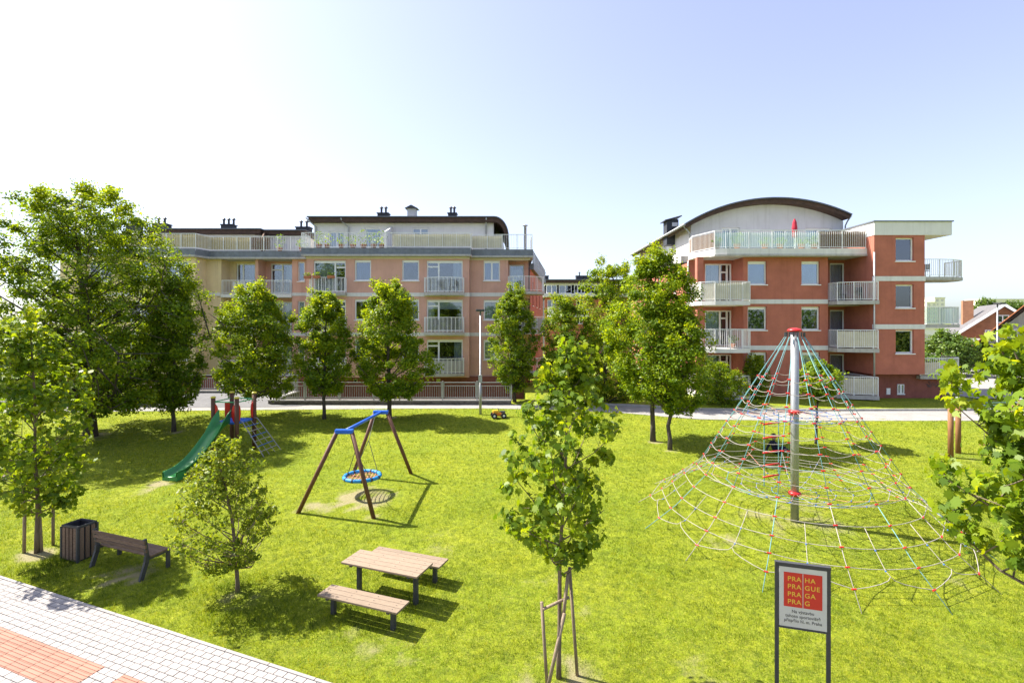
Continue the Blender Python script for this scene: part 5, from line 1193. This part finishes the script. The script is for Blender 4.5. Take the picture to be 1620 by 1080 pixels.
# ---- ride-on toy
def toy():
    p = G(789,661); r = empty('toy_tractor', p, R(10), 'small orange ride-on toy with black wheels lying by the path', 'toy')
    MB().cbox(-.30,.34,-.15,.15,.14,.28,.03).build('body', M['orange_paint'], r, local=True); MB().cbox(-.32,-.02,-.12,.12,.281,.42,.03).build('hood', M['yellow_paint'], r, local=True)
    MB().bar((.06,0,.27),(-.03,0,.50),.03).bar((-.03,-.13,.50),(-.03,.13,.50),.03).build('handlebar', M['dark_metal'], r, local=True); MB().cbox(.08,.33,-.12,.12,.281,.36,.02).build('seat', M['dark_metal'], r, local=True)
    for x, rad in ((-.26,.15),(.24,.15)):
        for s in (-1, 1):
            wv = MB().tube([(x,s*.16,rad),(x,s*.24,rad)], rad, 18).build('wheel', M['tyre'], r, local=True); MB().tube([(x,s*.241,rad),(x,s*.25,rad)], rad*.4, 12).build('hub', M['cloth_white'], wv, local=True)
toy()
# ---- lamp posts
def lamp(px, top, d, label, flat=False):
    x = X(px,d); g = gz(x,d); zt = Z(top,d); r = empty('lamp_post', (x,d,g), 0, label, 'street lamp', 'street lamps')
    MB().tube([(x,d,g-.1),(x,d,g+1.6),(x,d,g+1.62),(x,d,zt)], [.075,.075,.05,.042], 12).build('pole', M['galvanised'], r, smooth=True)
    if not flat: MB().box(x-.10,x+.10,d-.12,d-.04,g+1.75,g+2.15).build('junction_box', M['grey_metal'], r)
    h = MB().cbox(x-.22,x+.22,d-.45,d+.12,zt-.02,zt+.09,.03).build('lamp_head', M['dark_metal'], r); MB().box(x-.16,x+.16,d-.40,d-.05,zt-.035,zt-.021).build('lens', M['milk_glass'], h)
lamp(760, 492, 27.9, 'slim grey lamp post at the path in front of the pink block')
lamp(1578, 481, 36.0, 'pale lamp post at the far right in front of the houses', True)
# ---- sign
def sign():
    A, B = Vector((3.915,7.60)), Vector((4.60,7.40)); F = FR(A, (B-A)); W_ = (B-A).length; zt, zb = 6-(890-510)*7.6/810, 6-(1003-510)*7.4/810-.0
    zt = 2.435; zb = 1.50; g = gz(4.2,7.5); r = empty('info_sign', ((A.x+B.x)/2,(A.y+B.y)/2,g), 0, 'grey information board with red square on two dark posts', 'sign')
    for u in (.018, W_-.018): MB(F).box(u-.026,u+.026,.0,.045,g-.2,zt).build('post', M['anthracite'], r)
    pn = MB(F).box(.045,W_-.045,-.012,.02,zb+.03,zt-.03).build('panel', M['sign_face'], r)
    MB(F).box(-.008,W_+.008,-.02,.05,zt,zt+.028).build('top_cap', M['anthracite'], r); MB(F).box(.0445,W_-.0445,-.016,.03,zb,zb+.0295).build('frame_bar', M['anthracite'], r); MB(F).box(.0445,W_-.0445,-.016,.03,zt-.0295,zt-.001).build('frame_bar', M['anthracite'], r)
    x0, x1 = .105, W_-.105; s = x1-x0; z1 = zt-.105; z0 = z1-s*1.0
    MB(F).box(x0,x1,-.0155,-.0125,z0,z1).build('emblem', M['sign_red'], pn); xm = x0+s*.50
    MB(F).box(xm-.004,xm+.004,-.0175,-.0160,z0,z1).build('emblem_line', M['sign_face'], pn)
    def text(t, u, z, size, mat, name, align='LEFT', v=-.0165, sp=1.0, sx=1.0):
        cu = bpy.data.curves.new('lettering','FONT'); cu.body = t; cu.size = size; cu.align_x = align; cu.space_character = sp; cu.extrude = .0006; cu.offset = size*.012
        to = bpy.data.objects.new('tmp', cu); COL.objects.link(to); dg = bpy.context.evaluated_depsgraph_get(); dg.update(); me = bpy.data.meshes.new_from_object(to.evaluated_get(dg)); bpy.data.objects.remove(to)
        off = wl(pn)
        for q in me.vertices: w_ = F((u+q.co.x*sx, v-q.co.z, z+q.co.y)); q.co = Vector(w_)-off
        me.materials.clear(); o = link_mesh(name, me, M[mat], pn); o['kind'] = 'stuff'
    for i, (a, c) in enumerate((('PRA','HA'),('PRA','GUE'),('PRA','GA'),('PRA','G'))):
        z = z1-s*(.245+.222*i); text(a, xm-.022, z, s*.19, 'sign_yellow', 'letters', 'RIGHT', sp=1.12); text(c, xm+.022, z, s*.19, 'sign_yellow', 'letters', sp=1.15)
    for i, t in enumerate(('Na výstavbu','tohoto sportoviště','přispělo hl. m. Praha')): text(t, W_/2, z0-.085-i*.068, .064, 'sign_ink', 'lettering', 'CENTER', -.0135, 1.03, .90)
sign()
# ---- tree stakes
def stakes(name, label, items, group='tree supports'):
    b0 = items[0][0]; r = empty(name, (b0[0],b0[1],gz(b0[0],b0[1])), 0, label, 'tree stakes', group)
    for p, q, rad, nm in items: MB().tube([p, q], rad, 9).build(nm, M['wood_stake'], r, smooth=True)
def Q(px, py, d): return Vector((X(px,d), d, Z(py,d)))
b1, b2, b3 = G(914,1068), G(880,1092), G(866,1082)
stakes('tree_support', 'weathered broken stake frame around the centre maple', [
    (b1-Vector((0,0,.1)), Q(901,897,8.66), .028, 'stake'), (b3-Vector((0,0,.1)), Q(857,952,8.45)+Vector((0,0,0)), .028, 'stake'), (Q(866,1090,8.25), Q(893,970,8.40), .030, 'stake'), (Q(890,985,8.44), Q(899,905,8.60), .030, 'stake'),
    (Q(859,963,8.42), Q(900,944,8.60), .026, 'crossbar')])
s = [G(38,874), G(66,872), G(84,862), G(30,866)]
stakes('tree_support', 'four upright wooden stakes around the left maple', [(s[0]-Vector((0,0,.1)), s[0]+Vector((.02,0,1.42)), .038, 'stake'), (s[1]-Vector((0,0,.1)), s[1]+Vector((-.08,0,1.36)), .038, 'stake'), (s[2]-Vector((0,0,.1)), s[2]+Vector((.0,0,1.40)), .036, 'stake'),
    (s[0]+Vector((.02,-.03,1.33)), s[1]+Vector((-.06,-.03,1.28)), .022, 'crossbar'), (s[1]+Vector((-.06,0,1.24)), s[2]+Vector((0,0,1.30)), .022, 'crossbar')])

# ================================================================== SMALL THINGS ON TERRACES AND BALCONIES
def pot(x, y, z, h, rp, label, seed, cat='potted plant', group=None, long=0, n=70, mat='leaf_pot'):
    rs = np.random.RandomState(seed); r = empty('potted_plant', (x,y,z), 0, label, cat, group)
    if long: MB().box(x-long/2,x+long/2,y-.1,y+.1,z,z+.2).build('pot', M['clay'], r)
    else: MB().lathe([(rp*.7,0),(rp,rp*1.5),(rp*1.08,rp*1.5),(rp*1.08,rp*1.7)], (x,y,z), 12).build('pot', M['clay'], r, smooth=True)
    zb = .2 if long else rp*1.6; t = rs.rand(n); w_ = (long/2 if long else rp*1.5)*(.6+.8*np.sin(np.pi*t*.9)); an = rs.uniform(0, 6.28, n); rr = rs.rand(n)**.5*w_
    P = np.stack((np.cos(an)*rr, np.sin(an)*rr*(.3 if long else 1), zb+t*h), -1); V, c_, i_, k_ = leaf_arrays(P, rs.randn(n,3)*.6+np.array([0,0,.5]), .10+.10*rs.rand(n), LEAF_OVAL, rs)
    link_mesh('foliage', poly_mesh('foliage', V, c_, i_, np.repeat(rs.rand(n)*.95, k_)), M[mat], r)
zd = Z(393,38.0); GR = 'plants on the long terrace'
for i, (px, h, nm) in enumerate(((439,1.1,'yellow-green shrub'),(475,.7,'thin wispy plant'),(502,1.0,'palm-like bush'),(515,.85,'leafy pot plant'),(538,.75,'short bushy plant'),(556,.7,'low leafy plant'),(573,1.15,'tall leafy shrub'),(589,.9,'rounded shrub'),(602,1.05,'tall light shrub'))):
    d = 39.9 if px < 485 else 38.2
    pot(X(px,d), d+.35, zd, h, .22, '%s on the left terrace railing, %s in the row from the left' % (nm, ('first','second','third','fourth','fifth','sixth','seventh','eighth','last')[i]), 40+i, group=GR)
GR2 = 'pots on the barrel-roof terrace'
for i, (px, h, nm) in enumerate(((1134,.45,'dark small pot plant'),(1166,.75,'big round green pot plant'),(1210,.40,'low clay pot with plant'),(1234,.42,'small clay pot with plant'),(1268,.45,'wide clay pot with plant'),(1288,.55,'clay pot with leafy plant'))):
    pot(X(px,33), 33.0, ZTR, h, .21, '%s on the right house terrace, %s from the left' % (nm, ('first','second','third','fourth','fifth','sixth')[i]), 60+i, group=GR2)
for i, px in enumerate((485,502,525)):
    pot(X(px,37.3), 37.12 if i else 37.5, Z(463,38)+1.0, .22, .12, 'red flower box hanging on the top left bowed balcony, %s' % ('left end','middle','right one')[i], 70+i, 'flower box', 'flower boxes', .5, 40)
x, y, z = X(1257,33.6), 33.6, ZTR
r = empty('parasol', (x,y,z), 0, 'closed dark red parasol on the right house terrace', 'parasol'); MB().tube([(x,y,z),(x,y,z+2.05)], .025, 8).build('pole', M['white_metal'], r); MB().lathe([(.22,-.02),(.24,.03),(.10,.06),(.04,.09)], (x,y,z), 14).build('base', M['concrete'], r)
MB().lathe([(.10,.85),(.16,.95),(.13,1.1),(.17,1.5),(.12,1.9),(.03,2.12)], (x,y,z), 10).build('canopy', M['parasol_red'], r)
def chair(x, y, z, rz, label, mat='anthracite', group=None):
    r = empty('chair', (x,y,z), rz, label, 'chair', group); MB().box(-.23,.23,-.22,.22,.42,.45).build('seat', M[mat], r, local=True)
    o = MB()
    for i in range(5): o.box(-.22+i*.09,-.15+i*.09,.2,.22,.52,.90)
    o.build('backrest', M[mat], r, local=True)
    for sx in (-.21,.21):
        for sy in (-.2,.21): MB().box(sx-.015,sx+.015,sy-.015,sy+.015,0,.92 if sy > 0 else .42).build('leg', M[mat], r, local=True)
    return r
D2 = 31.7
chair(X(1463,D2)+1.0, D2+1.3, Z(438,32.2), R(-70), 'dark chair on the topmost right side balcony'); chair(X(1330,33), 33.0, Z(477,33)+.02, R(30), 'left dark chair on the middle-bay upper balcony'); chair(X(1352,33), 32.7, Z(477,33)+.02, R(-40), 'right dark chair on the middle-bay upper balcony')
for k, (px, rz) in enumerate(((698,20),(717,-60))): chair(X(px,37.6), 37.5, Z(463,38)+.0, R(rz), '%s dark chair on the top bowed balcony of the pink facade' % ('left','right')[k])
x, y, z = X(377,39.9), 40.05, Z(465,39.7); r = empty('drying_rack', (x,y,z), 0, 'white laundry drying on the upper peach loggia balcony', 'laundry'); MB().box(x-.5,x+.5,y-.02,y+.0,z+.95,z+.98).bar((x-.45,y,z),(x+.2,y,z+.96),.025).bar((x+.45,y,z),(x-.2,y,z+.96),.025).build('rack', M['white_metal'], r)
for i, (a, c, hh) in enumerate(((-.48,-.25,.75),(-.18,.2,.5),(.24,.48,.55))): MB().box(x+a,x+c,y-.045,y-.025,z+.98-hh,z+.985).build('laundry', M['cloth_white'], r)
for k, (px, rz) in enumerate(((690,15),(712,-50))): chair(X(px,37.6), 37.5, Z(525,38), R(rz), '%s dark chair on the middle bowed balcony of the pink facade' % ('left','right')[k])
for k, (px, d, py, h, lb) in enumerate(((822,37.9,462,.55,'green pot plant on the top corner loggia balcony of the pink block'),(1160,32.4,550,.5,'green pot plant on the middle round corner balcony'),(1340,32.2,550,.5,'green pot plant on the middle balcony of the loggia bay'),(1500,32.4,594,.6,'green pot plant on the lowest right side balcony'))):
    pot(X(px,d), d, Z(py,d), h, .17, lb, 90+k, group='balcony plants')
# ---- person sitting on the grass beyond the rope pyramid
def person():
    g = G(1226,719); r = empty('person', g, 0, 'person in dark navy clothes sitting on the grass behind the rope pyramid', 'person')
    def skin(name, pts, edges, rad, mat, sub=2):
        me = bpy.data.meshes.new(name); me.from_pydata(pts, edges, []); o = link_mesh(name, me, M[mat], r)
        m = o.modifiers.new('skin', 'SKIN'); m.use_smooth_shade = True; sk = me.skin_vertices[0].data
        for i, v in enumerate(rad): sk[i].radius = v if isinstance(v, tuple) else (v, v)
        sk[0].use_root = True; s = o.modifiers.new('sub', 'SUBSURF'); s.levels = sub; s.render_levels = sub
        return o
    # seated, leaning back a little on the left arm, legs bent out to the right
    P = [(0,0,.13),(-.03,0,.32),(-.05,0,.47),(-.05,0,.55),(-.05,.0,.60),(-.05,.17,.50),(-.17,.24,.28),(-.27,.22,.05),(-.05,-.17,.50),(.04,-.25,.30),(.22,-.20,.26),(.06,.09,.11),(.42,.13,.30),(.62,.14,.06),(.76,.14,.05),(.06,-.09,.11),(.44,-.08,.24),(.70,-.08,.06),(.82,-.08,.06)]
    E = [(0,1),(1,2),(2,3),(3,4),(2,5),(5,6),(6,7),(2,8),(8,9),(9,10),(0,11),(11,12),(12,13),(13,14),(0,15),(15,16),(16,17),(17,18)]
    skin('body', P, E, [(.15,.12),(.14,.11),(.15,.10),.06,.05,.06,.05,.035,.06,.05,.035,.085,.065,.05,.04,.085,.065,.05,.04], 'navy_cloth')
    hd = MB().lathe([(.03,-.12),(.065,-.10),(.085,-.03),(.09,.03),(.08,.08),(.05,.115),(.01,.125)], (-.04,0,.73), 14).build('head', M['skin'], r, local=True, smooth=True)
    MB().lathe([(.015,-.02),(.018,0),(.005,.025)], (.052,0,.72), 8).build('nose', M['skin'], hd, local=True, smooth=True)
    for s in (-1, 1): MB().lathe([(.008,-.02),(.018,0),(.008,.025)], (-.05,s*.09,.73), 8).build('ear', M['skin'], hd, local=True, smooth=True); MB().lathe([(.004,-.008),(.010,0),(.004,.008)], (.040,s*.034,.75), 8).build('eye', M['tyre'], hd, local=True)
    MB().box(.035,.042,-.022,.022,.668,.676).build('mouth', M['red_plastic'], hd, local=True)
    MB().lathe([(.094,-.02),(.100,.04),(.088,.09),(.055,.128),(.01,.14)], (-.055,0,.735), 14).build('hair', M['hair'], r, local=True, smooth=True)
    for c, d, nm in (((-.28,.22,.04),(-1,0),'hand'),((.25,-.19,.26),(1,0),'hand')):
        c = Vector(c); pts = [c, c+Vector((d[0]*.07,0,-.005))]; ed = [(0,1)]; rad = [(.032,.018),(.036,.014)]
        for k in range(4):
            a = c+Vector((d[0]*.085,(-.03+.02*k),-.005)); b_ = a+Vector((d[0]*(.035+.006*(k in (1,2))),.002*(k-1.5),-.008)); e = b_+Vector((d[0]*.025,0,-.015)); i = len(pts); pts += [a,b_,e]; ed += [(1,i),(i,i+1),(i+1,i+2)]; rad += [.009,.008,.007]
        a = c+Vector((d[0]*.03,-.04,-.004)); b_ = a+Vector((d[0]*.03,-.02,-.01)); i = len(pts); pts += [a,b_]; ed += [(0,i),(i,i+1)]; rad += [.010,.008]
        skin(nm, [tuple(p) for p in pts], ed, rad, 'skin', 1)
person()
